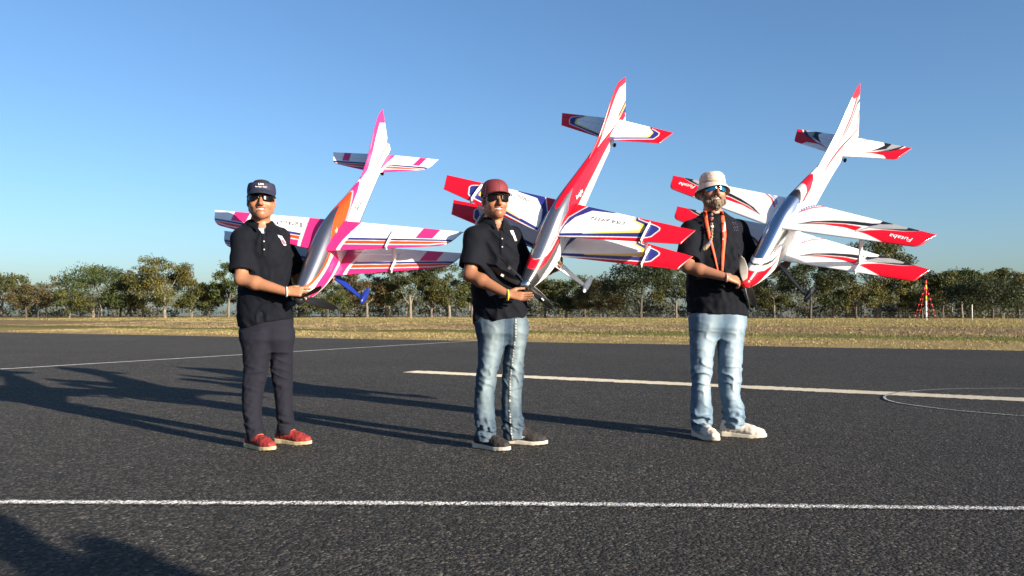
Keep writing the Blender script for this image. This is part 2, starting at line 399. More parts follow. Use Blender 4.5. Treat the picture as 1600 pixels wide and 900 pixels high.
LEAFWORD = dict(olive='olive green', green='mid green', brown='brownish', grey='greyish', dark='very dark green', gold='golden green')
BARKWORD = dict(pale='pale bare trunk', grey='grey trunk', dark='dark trunk')
TREES = [  # px, top, width, depth, leaf, bark, shape, density
 (2, 424, 72, 112, 'olive', 'grey', 'umbrella', 1.0), (42, 440, 56, 108, 'brown', 'dark', 'round', .9), (74, 429, 46, 116, 'grey', 'grey', 'round', .45),
 (108, 449, 52, 106, 'olive', 'grey', 'round', .8), (146, 414, 106, 110, 'green', 'pale', 'umbrella', 1.05), (188, 440, 52, 114, 'brown', 'dark', 'round', .8),
 (206, 415, 30, 128, 'grey', 'grey', 'round', .22), (224, 436, 58, 112, 'olive', 'grey', 'round', .8), (259, 400, 92, 108, 'gold', 'pale', 'umbrella', 1.0),
 (300, 434, 56, 110, 'olive', 'grey', 'round', .9), (327, 430, 56, 112, 'dark', 'dark', 'round', 1.0), (357, 410, 52, 109, 'green', 'grey', 'round', 1.0),
 (404, 418, 62, 112, 'olive', 'grey', 'umbrella', .9), (466, 425, 60, 113, 'green', 'dark', 'umbrella', .9), (512, 441, 62, 107, 'olive', 'dark', 'round', .85),
 (538, 416, 46, 116, 'grey', 'grey', 'round', .6), (574, 408, 66, 110, 'brown', 'grey', 'round', 1.0), (606, 405, 56, 112, 'olive', 'pale', 'round', .9),
 (641, 402, 66, 109, 'olive', 'pale', 'umbrella', 1.0), (674, 406, 56, 113, 'green', 'grey', 'round', 1.0), (702, 403, 60, 110, 'olive', 'pale', 'round', .95),
 (736, 410, 56, 113, 'green', 'grey', 'round', 1.0), (784, 425, 66, 112, 'olive', 'grey', 'umbrella', .9), (852, 433, 68, 112, 'olive', 'grey', 'umbrella', .9), (884, 434, 54, 110, 'green', 'grey', 'round', .8),
 (914, 430, 52, 114, 'olive', 'dark', 'umbrella', .8), (939, 437, 66, 106, 'brown', 'grey', 'round', .95), (1001, 408, 116, 98, 'dark', 'dark', 'umbrella', 1.05),
 (1056, 416, 66, 112, 'olive', 'grey', 'round', .9), (1112, 424, 76, 112, 'green', 'grey', 'round', .9), (1168, 426, 60, 113, 'olive', 'dark', 'round', .9),
 (1209, 418, 66, 108, 'olive', 'grey', 'round', .9), (1266, 408, 88, 96, 'dark', 'dark', 'umbrella', 1.0), (1303, 404, 62, 108, 'olive', 'pale', 'round', .9),
 (1337, 428, 70, 98, 'gold', 'dark', 'round', 1.05), (1368, 366, 104, 106, 'olive', 'pale', 'umbrella', 1.0), (1404, 427, 56, 104, 'gold', 'grey', 'round', .9),
 (1441, 424, 64, 112, 'dark', 'dark', 'round', 1.0), (1472, 422, 66, 110, 'olive', 'dark', 'umbrella', 1.0), (1503, 419, 62, 112, 'green', 'grey', 'umbrella', 1.0),
 (1536, 419, 56, 116, 'olive', 'grey', 'umbrella', 1.0), (1550, 433, 122, 100, 'dark', 'dark', 'umbrella', 1.25), (1566, 416, 54, 117, 'olive', 'grey', 'umbrella', 1.0), (1592, 421, 56, 115, 'gold', 'grey', 'umbrella', 1.0),
]
SPECIAL = {1368: 'tallest gum of the treeline, rising behind the rightmost model aeroplane wings', 1001: 'broad very dark tree with black trunk, nearest between the middle and right man',
           259: 'large golden umbrella-crowned gum with pale trunk, left of the man in the visor', 146: 'wide green umbrella-crowned gum with pale forked limbs, near the left edge',
           74: 'thin greyish see-through tree near the left edge of the treeline', 206: 'spindly nearly bare tree top poking up left of the golden gum',
           1550: 'very dark low spreading tree at the right end of the treeline', 939: 'brownish twiggy round tree just right of the white wheel spat'}
for i, (px, top, w, D, lf, bk, sh, de) in enumerate(TREES):
    lab = SPECIAL.get(px) or f"{LEAFWORD[lf]} gum with {BARKWORD[bk]}, {ordn(i)} tree of the treeline from the left"
    tree(px, top, w, D, lf, bk, lab, sh, i, de * 1.15, lean=float(np.random.default_rng(i).normal(0, .05)))

# the wood behind, one mass
r = np.random.default_rng(99); C = []; RD = []; TK = MB()
for k in range(330):
    px = r.uniform(-260, 1860); D = r.uniform(125, 185); x = (px - 800) / FPX * D
    dense = .35 if px < 380 else (.7 if px < 1180 else 1.0)
    if r.random() > dense + .15: continue
    H = CAM_H + (HOR - r.uniform(430, 466)) / FPX * D; n = 5
    z0 = float(gz(np.array(x), np.array(D))); H = H - z0
    TK.tube(limb(r, (x, D, z0 - .1), (x + r.normal(0, .4), D, z0 + H * .75), .04, 4), np.linspace(.16, .05, 4) * r.uniform(.5, 1.2), 5, False)
    zz = z0 + r.uniform(.40, .95, n) * H
    C.append(np.stack([x + r.normal(0, 1.3, n), np.full(n, D), zz], 1)); RD.append(np.repeat(r.uniform(.7, 1.5, (n, 1)), 3, 1) * [[1, 1, .7]])
for k in range(900):                                    # scrub at the feet of the trees
    px = r.uniform(-260, 1860); D = r.uniform(112, 150); x = (px - 800) / FPX * D
    if r.random() > (.62 if px < 380 else .9): continue
    h = r.uniform(.6, 2.2) if px < 430 else r.uniform(.8, 4.2); C.append(np.array([[x, D, float(gz(np.array(x), np.array(D))) + h * .55]])); RD.append(np.array([[r.uniform(.5, 1.6), .6, h * .5]]))
C = np.concatenate(C); RD = np.concatenate(RD)
V, col = leaves(C, RD, 100000, .42, (.062, .064, .034), r)
wood = obj('woodland', new_mesh('woodland', V, np.arange(len(V)).reshape(-1, 4), False, col), LEAF)
tag(wood, 'hazy mass of scrub and more trees behind the front row', 'woodland', kind='stuff')
TK.build('tree_stems', BARK['grey'], wood, True)['kind'] = 'stuff'
# ------------------------------------------------------------------ pole with bunting, posts, fence, vehicle
def P3(px, py, D): return at(px, py, D)
pw = plain('white_pole_paint', (.75, .75, .73), .5); pr = plain('red_plastic', (.62, .02, .03), .5); py_ = plain('yellow_band', (.85, .45, .03), .5)
D = 76.0; bx = (1447 - 800) / FPX * D; s = D / FPX
pole = thing('marker_pole', 'white pole with red and yellow bands and strings of red flags, standing in the field', 'pole', (bx, D, 0))
def cyl(mb, z0, z1, r): mb.tube([(0, 0, z0), (0, 0, (z0 + z1) / 2), (0, 0, z1)], r, 10); return mb
zt = lambda py: CAM_H + (HOR - py) * s
cyl(MB(), -.05, zt(470), .075).build('shaft', pw, pole, True)
cyl(MB(), zt(470), zt(462), .078).build('band', py_, pole, True); cyl(MB(), zt(462), zt(452), .082).build('band', pr, pole, True)
cyl(MB(), zt(452), zt(445), .078).build('band', py_, pole, True); cyl(MB(), zt(445), zt(438), .085).build('band', pr, pole, True)
for k, (ex, ey) in enumerate(((1428, 494), (1457, 496), (1462, 494), (1436, 495))):
    e = np.array([(ex - 1447) * s, (-.9, -.6, 1.2, .9)[k], .25]); a = np.array([0, 0, zt(441)])
    g = MB(); t = np.linspace(0, 1, 9)[:, None]; L = a * (1 - t) + e * t; L[:, 2] -= (t * (1 - t))[:, 0] * .25; g.tube(L, .009, 4, False)
    rope = g.build('guy_rope', pr, pole)
    if k == 2: continue
    for j in range(6):
        q = L[0] * (1 - (j + 1) / 6.6) + L[-1] * ((j + 1) / 6.6); q[2] -= .06
        w = rng.uniform(.05, .09)
        mb = MB(); mb.add([q + (-w, 0, .05), q + (w, .03, .05), q + (.02, .05, -w * 1.6), q + (-w, .02, .04), q + (w, .05, .04), q + (.02, .07, -w * 1.6)], None, [[0, 1, 2], [5, 4, 3], [0, 3, 4], [0, 4, 1], [1, 4, 5], [1, 5, 2], [2, 5, 3], [2, 3, 0]])
        mb.build('flag', pr, rope)
D2 = 78.0
p2 = thing('field_post', 'plain pale grey post standing in the field right of the bunting pole', 'post', ((1518.5 - 800) / FPX * D2, D2, 0))
cyl(MB(), -.05, CAM_H + (HOR - 477) * D2 / FPX, .055).build('shaft', plain('grey_post', (.42, .43, .43), .7), p2, True)
cyl(MB(), CAM_H + (HOR - 477) * D2 / FPX, CAM_H + (HOR - 476) * D2 / FPX, .065).build('cap', plain('grey_post', (.42, .43, .43), .7), p2, True)
# paddock fence in front of the trees
fence = thing('paddock_fence', 'low wire fence with thin grey posts in front of the trees', 'fence', (0, 97, 0))
fm = plain('weathered_timber', (.09, .08, .07), .9)
fx = np.arange(-72, 72, 7.3)
for x in fx:
    h = rng.uniform(.75, .95); MB().tube([(x, 0, -.1), (x + rng.normal(0, .03), 0, h / 2), (x + rng.normal(0, .05), 0, h)], rng.uniform(.025, .04), 6).build('post', fm, fence)
for z in (.28, .5, .72):
    MB().tube([(x, 0, z + .01 * np.sin(x)) for x in fx], .004, 4, False).build('wire', fm, fence)
# small white box far off under the trees
Dv = 112.0; cw = plain('white_box_paint', (.72, .73, .73), .4)
bxw = thing('utility_box', 'small white box far off on the ground under the trees, right of the right man', 'box', ((1226 - 800) / FPX * Dv, Dv, 0))
MB().box((0, 0, .42), (.72, .5, .6)).build('body', cw, bxw); MB().box((0, 0, .75), (.8, .58, .05)).build('lid', cw, bxw)
for x in (-.28, .28): MB().box((x, 0, .06), (.08, .4, .12)).build('foot', plain('weathered_timber', (.09, .08, .07), .9), bxw)
# ------------------------------------------------------------------ model aeroplanes (local x forward, y to its left, z up, origin at the spinner tip)
WHT, PNK, NVY, ORG, RED, GRY, YEL, BLK = [np.array(c) for c in ((.80, .80, .79), (.72, .022, .155), (.018, .022, .15), (.74, .055, .004), (.58, .003, .014), (.30, .31, .33), (.78, .52, .10), (.012, .012, .015))]
PAINT = vcol('gloss_film', .32, coat=.35)
def metal_mat(name, c, rough, met=1.0):
    return plain(name, c, rough, met, .5, .25, var=.01, vs=3)
MET = {1: metal_mat('smoked_canopy', (.36, .36, .38), .30, .95), 2: metal_mat('silver_film', (.34, .34, .36), .27, .9), 3: metal_mat('chrome_canopy', (.62, .64, .68), .16)}
GUN = metal_mat('gunmetal_film', (.085, .085, .09), .3, .8)
CARB = plain('carbon_black', (.012, .012, .013), .35); BLADEW = plain('grey_white_blade', (.36, .36, .34), .35)
STRUTW = plain('white_strut', (.78, .78, .77), .35); MBLUE = plain('blue_gear', (.006, .016, .17), .3, coat=.3); RUB = plain('tyre_rubber', (.02, .02, .02), .8)
INK = plain('dark_lettering', (.10, .105, .115), .5, var=.02); INKG = plain('grey_lettering', (.34, .34, .35), .5, var=.02); INKW = plain('white_lettering', (.85, .85, .84), .45, var=.02); INKB = plain('blue_lettering', (.02, .05, .25), .5, var=.02)

def inpoly(x, y, P):
    r = np.zeros(x.shape, bool); n = len(P)
    for i in range(n):
        (x0, y0), (x1, y1) = P[i], P[(i + 1) % n]
        if y0 == y1: continue
        c = (y0 > y) != (y1 > y); r ^= c & (x < (x1 - x0) * (y - y0) / (y1 - y0) + x0)
    return r
def dline(x, y, P, close=False):
    d = np.full(x.shape, 9.0); n = len(P)
    for i in range(n if close else n - 1):
        a = np.array(P[i]); b_ = np.array(P[(i + 1) % n]); e = b_ - a; L = e @ e + 1e-12
        t = (((x - a[0]) * e[0] + (y - a[1]) * e[1]) / L).clip(0, 1)
        d = np.minimum(d, np.hypot(x - a[0] - t * e[0], y - a[1] - t * e[1]))
    return d
def ip(q, pts):
    a = np.array(sorted(pts)); return np.interp(q, a[:, 0], a[:, 1])

# ---- livery on wings and tailplanes, in metres (x forward, y outboard)
def wing1(x, y, dx=0):
    x = x - dx; c = np.tile(WHT, x.shape + (1,))
    nT = ip(y, [(.164, -.549), (.468, -.583), (.911, -.634)]); nB = ip(y, [(.166, -.521), (.902, -.616)])
    oT = nB + .005; oB = ip(y, [(.166, -.484), (.266, -.497), (.476, -.525), (.75, -.566), (.867, -.598)]); pT = oB + .007
    c[(x > nT) & (x < nB)] = NVY; c[(x > oT) & (x < oB)] = ORG; c[x > pT] = PNK
    rt = ip(-x, [(.40, .128), (.515, .147), (.737, .197)]); wb = np.where(x > -.55, rt + .022, rt)
    c[y < wb] = WHT; c[y < rt] = PNK
    c[inpoly(x, y, [(-.80, .668), (-.80, .793), (-.622, .754), (-.609, .633)]) & (x < nT - .004)] = PNK
    return c
def wing2(x, y, dx=0):
    x = x - dx; c = np.tile(RED, x.shape + (1,))
    A = [(-.80, .50), (-.709, .541), (-.674, .675), (-.66, .701), (-.636, .706), (-.563, .674), (-.547, .647), (-.425, .095), (-.421, .07), (-.49, .068), (-.601, .076), (-.732, .148), (-.80, .19)]
    i = inpoly(x, y, A); c[i] = NVY; c[i & (dline(x, y, A, True) < .0055)] = WHT
    c[inpoly(x, y, [(-.80, .50), (-.687, .523), (-.663, .592), (-.637, .607), (-.584, .604), (-.539, .445), (-.479, .23), (-.60, .20)])] = YEL
    c[inpoly(x, y, [(-.80, .49), (-.679, .512), (-.650, .574), (-.605, .578), (-.556, .440), (-.486, .229), (-.448, .082), (-.515, .088), (-.611, .122), (-.708, .208), (-.722, .361), (-.80, .42)])] = WHT
    return c
def wing3(x, y, dx=0):
    x = x - dx; c = np.tile(WHT, x.shape + (1,))
    c[inpoly(x, y, [(-.574, .497), (-.632, .536), (-.675, .573), (-.728, .642), (-.80, .70), (-.80, .80), (-.742, .811), (-.728, .791), (-.691, .684), (-.655, .581)])] = GRY
    c[inpoly(x, y, [(-.538, .122), (-.607, .219), (-.66, .343), (-.699, .472), (-.714, .578), (-.732, .62), (-.80, .63), (-.80, .70), (-.749, .695), (-.722, .63), (-.675, .573), (-.652, .421), (-.606, .256), (-.551, .154)])] = BLK
    c[inpoly(x, y, [(-.551, .154), (-.602, .257), (-.647, .423), (-.657, .538), (-.595, .509), (-.64, .587), (-.67, .657), (-.706, .799), (-.737, .866), (-.85, .94), (-.85, 1.1), (-.40, 1.1), (-.50, .721), (-.556, .721), (-.595, .585), (-.612, .438), (-.596, .299)])] = RED
    c[inpoly(x, y, [(-.655, .581), (-.691, .684), (-.728, .791), (-.80, .80), (-.80, .88), (-.737, .866), (-.708, .798), (-.681, .685)])] = BLK
    c[dline(x, y, [(-.79, .22), (-.749, .154), (-.666, .09)]) < .006] = RED
    st = dline(x, y, [(-.79, .175), (-.752, .128), (-.70, .095)]); c[(st < .012) & ((np.sin(x * 300) * np.sin(y * 300 + x * 90)) > -.15)] = np.array([.03, .07, .32])
    return c
def stab1(x, y, dx=0):
    c = np.tile(WHT, x.shape + (1,))
    c[(x > -1.627) & (x < -1.606)] = NVY; oB = ip(y, [(.05, -1.563), (.39, -1.597)]); c[(x > -1.601) & (x < oB)] = ORG; c[x > oB + .006] = PNK
    rt = ip(-x, [(1.523, .030), (1.787, .088)]); c[(y < rt + .022) & (x > -1.63)] = WHT; c[y < rt] = PNK
    c[inpoly(x, y, [(-1.80, .303), (-1.80, .361), (-1.637, .326), (-1.636, .267)])] = PNK
    return c
def stab2(x, y, dx=0):
    c = np.tile(RED, x.shape + (1,))
    A = [(-1.80, .24), (-1.689, .289), (-1.656, .355), (-1.619, .358), (-1.571, .336), (-1.492, .06), (-1.49, 0), (-1.80, 0)]
    i = inpoly(x, y, A); c[i] = NVY; c[i & (dline(x, y, A[1:6]) < .005)] = WHT
    c[inpoly(x, y, [(-1.80, .23), (-1.687, .27), (-1.644, .31), (-1.59, .30), (-1.577, .285), (-1.516, .06), (-1.51, 0), (-1.80, 0)])] = YEL
    c[inpoly(x, y, [(-1.80, .22), (-1.684, .258), (-1.648, .296), (-1.60, .288), (-1.588, .274), (-1.522, .06), (-1.515, 0), (-1.80, 0)])] = WHT
    return c
def stab3(x, y, dx=0):
    c = np.tile(WHT, x.shape + (1,))
    c[inpoly(x, y, [(-1.85, .29), (-1.85, .40), (-1.759, .388), (-1.683, .306), (-1.64, .20), (-1.693, .283)])] = GRY
    c[inpoly(x, y, [(-1.85, .20), (-1.779, .23), (-1.85, .30), (-1.747, .295), (-1.693, .283), (-1.60, .15), (-1.629, .186), (-1.685, .23), (-1.736, .257)])] = BLK
    c[inpoly(x, y, [(-1.85, .37), (-1.759, .370), (-1.69, .31), (-1.64, .23), (-1.66, .30), (-1.70, .36), (-1.85, .43)])] = BLK
    c[inpoly(x, y, [(-1.562, .078), (-1.624, .197), (-1.677, .325), (-1.735, .385), (-1.85, .46), (-1.40, .46), (-1.56, .359), (-1.613, .296), (-1.613, .202)])] = RED
    c[dline(x, y, [(-1.78, .12), (-1.72, .06)]) < .005] = RED
    return c

def soft(f, da, db):
    "mean of a 3 x 3 set of samples, so that colour edges stay clean between the mesh points"
    return sum(f(p * da, q * db) for p in (-1, 0, 1) for q in (-1, 0, 1)) / 9

def panel(name, parent, xr, xt, cr, ct, yr, b, rk, z, dz, sgn, paint, T=.095, rr=0, rd=0, dx=0, hinge=.72, nv=200, nu=84, sub='aileron', vh=(.10, .95)):
    "one wing or tailplane half: skin with its livery, and the hinged surface as a part of it"
    v = np.linspace(0, 1, nv); beta = np.linspace(0, np.pi, nu); u = (1 - np.cos(beta)) / 2
    u2 = (1 - np.cos(np.linspace(0, np.pi, nu // 2))) / 2
    U = np.concatenate([u[::-1], u2[1:-1]]); up = np.concatenate([np.ones(nu), -np.ones(len(u2) - 2)])
    yy = yr + v[:, None] * (b + rk * U[None] - yr)
    LE = xr + (xt - xr) * v; ch = cr + (ct - cr) * v
    if rr:
        s = ((v - (1 - rr)) / rr).clip(0, 1); k = rd * (1 - np.sqrt(1 - s ** 2 * .999)); LE = LE - k; ch = ch - k
    X = LE[:, None] - U[None] * ch[:, None]
    th = 5 * T * (.2969 * np.sqrt(U) - .126 * U - .3516 * U ** 2 + .2843 * U ** 3 - .1036 * U ** 4)[None] * ch[:, None]
    tip = np.sqrt(1 - ((v - .988) / .012).clip(0, 1) ** 2 * .97); th = th * tip[:, None]
    th = th * (1 - .75 * np.exp(-((U[None] - hinge) / .008) ** 2) * ((v > vh[0]) & (v < vh[1]))[:, None])
    Z = z + dz * v[:, None] + up[None] * th + .0012 * up[None]
    V = np.stack([X, yy * sgn, Z], -1)
    c = soft(lambda a, b_: paint(X + a, yy + b_, dx), .0021, .0019)
    gl = (np.abs(U[None] - hinge) < .006) & (v > vh[0])[:, None] & (v < vh[1])[:, None]; c[gl] *= .62
    m_ = V.shape[1]; i = np.arange(nv - 1)[:, None] * m_; j = np.arange(m_)[None]; k = (j + 1) % m_
    Q = np.stack([i + j, i + k, i + m_ + k, i + m_ + j], -1)
    if sgn < 0: Q = Q[..., ::-1]
    ail = (U[None] > hinge) & (U[np.r_[1:m_, 0]][None] > hinge) & ((v[:-1] > vh[0]) & (v[:-1] < vh[1]))[:, None]
    VV_, CC_ = V.reshape(-1, 3), c.reshape(-1, 3); VV_ = np.concatenate([VV_, V[-1].mean(0)[None]]); CC_ = np.concatenate([CC_, c[-1].mean(0)[None]])
    def mk(nm, F, par, T3=None):
        idx, inv = np.unique(F, return_inverse=True); Fs = [inv.reshape(-1, 4)]
        if T3 is not None: idx, inv = np.unique(np.concatenate([F.ravel(), T3.ravel()]), return_inverse=True); Fs = [inv[:F.size].reshape(-1, 4), inv[F.size:].reshape(-1, 3)]
        return obj(nm, new_mesh(nm, VV_[idx], Fs, True, CC_[idx]), PAINT, par)
    last = (nv - 1) * m_; jj = np.arange(m_); tip3 = np.stack([last + jj, last + (jj + 1) % m_, np.full(m_, nv * m_)], 1)
    if sgn < 0: tip3 = tip3[:, ::-1]
    o = mk(name, Q[~ail].reshape(-1, 4), parent, tip3)
    if ail.any(): mk(sub, Q[ail].reshape(-1, 4), o)
    return o

XS = np.array([-.05, -.15, -.3, -.45, -.6, -.8, -1.0, -1.2, -1.4, -1.55, -1.7, -1.85])
PROF = {1: ([.044, .071, .112, .154, .183, .168, .132, .109, .095, .075, .06, .048], [-.046, -.091, -.14, -.162, -.167, -.161, -.136, -.108, -.08, -.066, -.052, -.042], [.041, .061, .079, .088, .083, .075, .059, .047, .036, .027, .019, .012]),
        2: ([.040, .059, .103, .152, .191, .187, .164, .145, .125, .095, .07, .05], [-.052, -.104, -.152, -.167, -.164, -.152, -.122, -.091, -.062, -.052, -.043, -.039], [.041, .062, .081, .085, .078, .068, .054, .044, .032, .023, .017, .012]),
        3: ([.036, .056, .101, .156, .202, .204, .181, .160, .135, .105, .075, .05], [-.056, -.106, -.149, -.163, -.159, -.146, -.114, -.082, -.056, -.049, -.042, -.041], [.041, .058, .075, .084, .081, .074, .057, .042, .03, .023, .017, .013])}
def fspline(i, x):
    out = []
    for a in PROF[i]:
        a = np.array(a); q = np.linspace(-.05, -1.85, 361); f = np.interp(-q, -XS, a)
        k = np.ones(25) / 25
        for _ in range(2): f = np.convolve(np.pad(f, 12, 'reflect', reflect_type='odd'), k, 'valid')
        out.append(np.interp(-x, -q, f))
    return out
def fpoint(i, x, th, off=0.0):
    "point of the fuselage skin at station x, angle th from the top (radians, + is its left)"
    T, B, W = fspline(i, x); zc = .45 * T + .55 * B; c, s = np.cos(th), np.sin(th); e = .8
    Y = W * np.sign(s) * np.abs(s) ** e
    Z = np.where(c > 0, (T - zc) * np.abs(c) ** e, -(zc - B) * np.abs(c) ** e) + zc
    n = np.sqrt((Y / W) ** 2 + ((Z - zc) / (T - zc)) ** 2) + 1e-9
    return np.stack([x + 0 * th, Y * (1 + off / W), zc + (Z - zc) * (1 + off / np.abs(T - zc))], -1)

def fus_paint(i, x, a):
    "livery of the fuselage; a = angle from the top in degrees"
    c = np.tile(WHT, x.shape + (1,)); f = lambda p: ip(x, p)
    if i == 1:
        lo = f([(-.05, 112), (-.1, 120), (-.17, 126), (-.3, 116), (-.406, 106), (-.5, 102)]); u_ = f([(-.05, 95), (-.124, 85), (-.194, 80), (-.282, 79), (-.424, 76), (-.5, 74)])
        c[(a > u_) & (a < lo) & (x > -.50)] = PNK
        o = f([(-.056, 0), (-.07, 28), (-.094, 47), (-.154, 62), (-.234, 69), (-.324, 71), (-.41, 67), (-.46, 62)]); c[(a < o) & (x > -.46) & (x < -.056)] = ORG
        p = f([(-.44, 74), (-.60, 74), (-.793, 63), (-.971, 46), (-1.10, 33), (-1.185, 14), (-1.225, 0)]); c[(a < p) & (x < -.44) & (x > -1.225)] = PNK
        g = f([(-.44, 66), (-.609, 66), (-.781, 60), (-.90, 48), (-.995, 30), (-1.07, 10), (-1.085, 0)]); c[(a < g) & (x < -.44) & (x > -1.085)] = GRY
        o2 = f([(-.44, 63), (-.609, 63), (-.781, 56), (-.90, 42), (-.979, 25), (-1.05, 8), (-1.06, 0)]); c[(a < o2) & (x < -.44) & (x > -1.06)] = ORG
        c[a > f([(-.05, 168), (-.3, 152), (-.9, 118), (-1.5, 116), (-1.85, 112)])] = NVY
        q = f([(-1.30, 66), (-1.5, 50), (-1.75, 30)]); c[(x < -1.30) & (np.abs(a - q) < f([(-1.3, 0), (-1.5, 6), (-1.85, 12)]))] = ORG
    elif i == 2:
        wb = f([(-.05, 118), (-.092, 106), (-.176, 90), (-.276, 84), (-.376, 80), (-.43, 76)])
        c[(a < wb) & (x > -.43)] = np.array([.07, .07, .075])
        r1 = f([(-.13, 0), (-.14, 16), (-.155, 38), (-.174, 54), (-.23, 63), (-.32, 63), (-.41, 66), (-.5, 68)]); c[(a < r1) & (x < -.13)] = RED
        s = f([(-.205, 0), (-.224, 21), (-.270, 42), (-.33, 49), (-.444, 52), (-.541, 48)]); c[(a < s + 2.5) & (x < -.205) & (x > -.5)] = WHT
        c[(a < 78) & (x < -.5)] = RED; c[(a >= 78) & (a < 82) & (x < -.5)] = WHT; c[(a >= 82) & (a < 87) & (x < -.5)] = np.array([.06, .07, .12])
        c[(np.abs(x + .345) < .025) & (np.abs(a - 118) < 10)] = YEL
        c[a > 150] = NVY
    else:
        lo = f([(-.05, 128), (-.098, 119), (-.182, 100), (-.284, 93), (-.404, 90), (-.47, 87)]); t = f([(-.112, 0), (-.124, 31), (-.15, 55), (-.19, 75), (-.27, 86), (-.36, 88), (-.47, 86)])
        c[(x > -.112) & (a < lo)] = RED; c[(x <= -.112) & (a > t) & (a < lo)] = RED
        c[(a > lo + 7) & (a < lo + 9) & (x > -.3)] = np.array([.3, .3, .3])
        k = f([(-.166, 0), (-.17, 12), (-.194, 45), (-.24, 64), (-.29, 76), (-.406, 83), (-.46, 84)]); w = f([(-.16, 14), (-.2, 9), (-.3, 4), (-.45, .5)])
        c[(x < -.158) & (x > -.46) & (np.abs(a - k) < w) & ((x < -.168) | (a < 16))] = BLK
        e = f([(-.214, 0), (-.230, 33), (-.294, 57), (-.352, 67), (-.45, 73)]); c[(a < e) & (x < -.214) & (x > -.47)] = BLK
        def cap(pts, col):
            m_ = (a < ip(x, pts)) & (x > min(p[0] for p in pts)) & (x < -.74); c[m_] = col
        cap([(-1.075, 0), (-1.071, 6), (-1.045, 22), (-1.02, 32), (-.945, 48), (-.83, 54), (-.74, 54)], RED)
        cap([(-.932, 0), (-.925, 12), (-.912, 24), (-.885, 40), (-.81, 46), (-.74, 48)], np.array([.42, .43, .45]))
        cap([(-.852, 0), (-.846, 8), (-.83, 20), (-.80, 33), (-.775, 41), (-.74, 44)], BLK)
        q = f([(-1.12, 58), (-1.3, 44), (-1.6, 30)]); c[(x < -1.12) & (np.abs(a - q) < f([(-1.12, 0), (-1.3, 4), (-1.5, 9)]))] = RED
        q = q + f([(-1.12, 1), (-1.3, 6), (-1.5, 12)]); c[(x < -1.2) & (np.abs(a - q) < 3)] = BLK
    return c

def text(body, size, M, mat, parent, shear=.25, name='lettering', xs=1.0, fit=None):
    cu = bpy.data.curves.new(name, 'FONT'); cu.body = body; cu.size = size; cu.shear = shear; cu.align_x = 'CENTER'; cu.align_y = 'CENTER'; cu.resolution_u = 3
    o = bpy.data.objects.new('tmp', cu); COL.objects.link(o); dg = bpy.context.evaluated_depsgraph_get()
    me = bpy.data.meshes.new_from_object(o.evaluated_get(dg)); bpy.data.objects.remove(o); bpy.data.curves.remove(cu)
    n = len(me.vertices); co = np.empty(n * 3, np.float32); me.vertices.foreach_get('co', co); co = co.reshape(-1, 3); co[:, 0] *= xs
    M = np.asarray(M, float); w = co @ M[:, :3].T + M[:, 3]
    if fit: w = fit(w)
    me.vertices.foreach_set('co', w.astype(np.float32).ravel()); me.update(); me.name = name
    return obj(name, me, mat, parent)

FIN = {1: ([(-1.22, .10), (-1.3, .125), (-1.4, .158), (-1.51, .207), (-1.636, .282), (-1.752, .334), (-1.80, .342), (-1.90, .338)], (-1.841, -1.876)),
       2: ([(-1.12, .14), (-1.25, .168), (-1.358, .196), (-1.454, .238), (-1.591, .316), (-1.70, .362), (-1.776, .374), (-1.93, .322)], (-1.873, -1.914)),
       3: ([(-1.12, .15), (-1.25, .185), (-1.371, .222), (-1.496, .261), (-1.629, .326), (-1.76, .390), (-1.85, .420), (-1.92, .424)], (-1.879, -1.902))}
def fin_paint(i, x, z, top):
    c = np.tile(WHT, x.shape + (1,)); d = top - z
    if i == 1:
        c[d < .052] = PNK; c[(d >= .052) & (d < .058)] = GRY; c[inpoly(x, z, [(-1.70, .40), (-1.95, .40), (-1.95, .20), (-1.84, .235), (-1.76, .285)])] = PNK
        l = .09 + (x + 1.85) * -.62; c[(z < l) & (z > l - .016)] = NVY; c[(z <= l - .016) & (z > l - .075)] = ORG
    elif i == 2:
        c[d < .045] = RED; c[(d >= .045) & (d < .050)] = np.array([.1, .1, .12]); c[inpoly(x, z, [(-1.72, .42), (-1.95, .42), (-1.95, .272), (-1.84, .30), (-1.78, .325)])] = RED
        l = .135 - (x + 1.886) * .1; c[(z < l) & (z > l - .028) & (x < -1.72)] = RED; c[(z <= l - .028) & (z > l - .05) & (x < -1.72)] = YEL; c[(z <= l - .05) & (z > l - .11) & (x < -1.70)] = NVY
    else:
        c[inpoly(x, z, [(-1.74, .5), (-1.95, .5), (-1.95, .36), (-1.80, .345), (-1.76, .375)])] = RED
        l = ip(x, [(-1.30, .10), (-1.55, .165), (-1.72, .25), (-1.85, .37)]); w = ip(x, [(-1.30, .01), (-1.6, .02), (-1.85, .04)])
        c[(z < l) & (z > l - w) & (x < -1.28)] = RED; c[(z <= l - w) & (z > l - 2 * w) & (x < -1.42)] = GRY; c[(z <= l - 2 * w) & (z > l - 2.6 * w) & (x < -1.5)] = BLK
        c[(np.abs(x + 1.86 + (z - .1) * .25) < .011) & (z < .20) & (z > .02)] = RED; c[(np.abs(x + 1.83 + (z - .1) * .3) < .006) & (z < .22)] = np.array([.25, .25, .28])
    return c

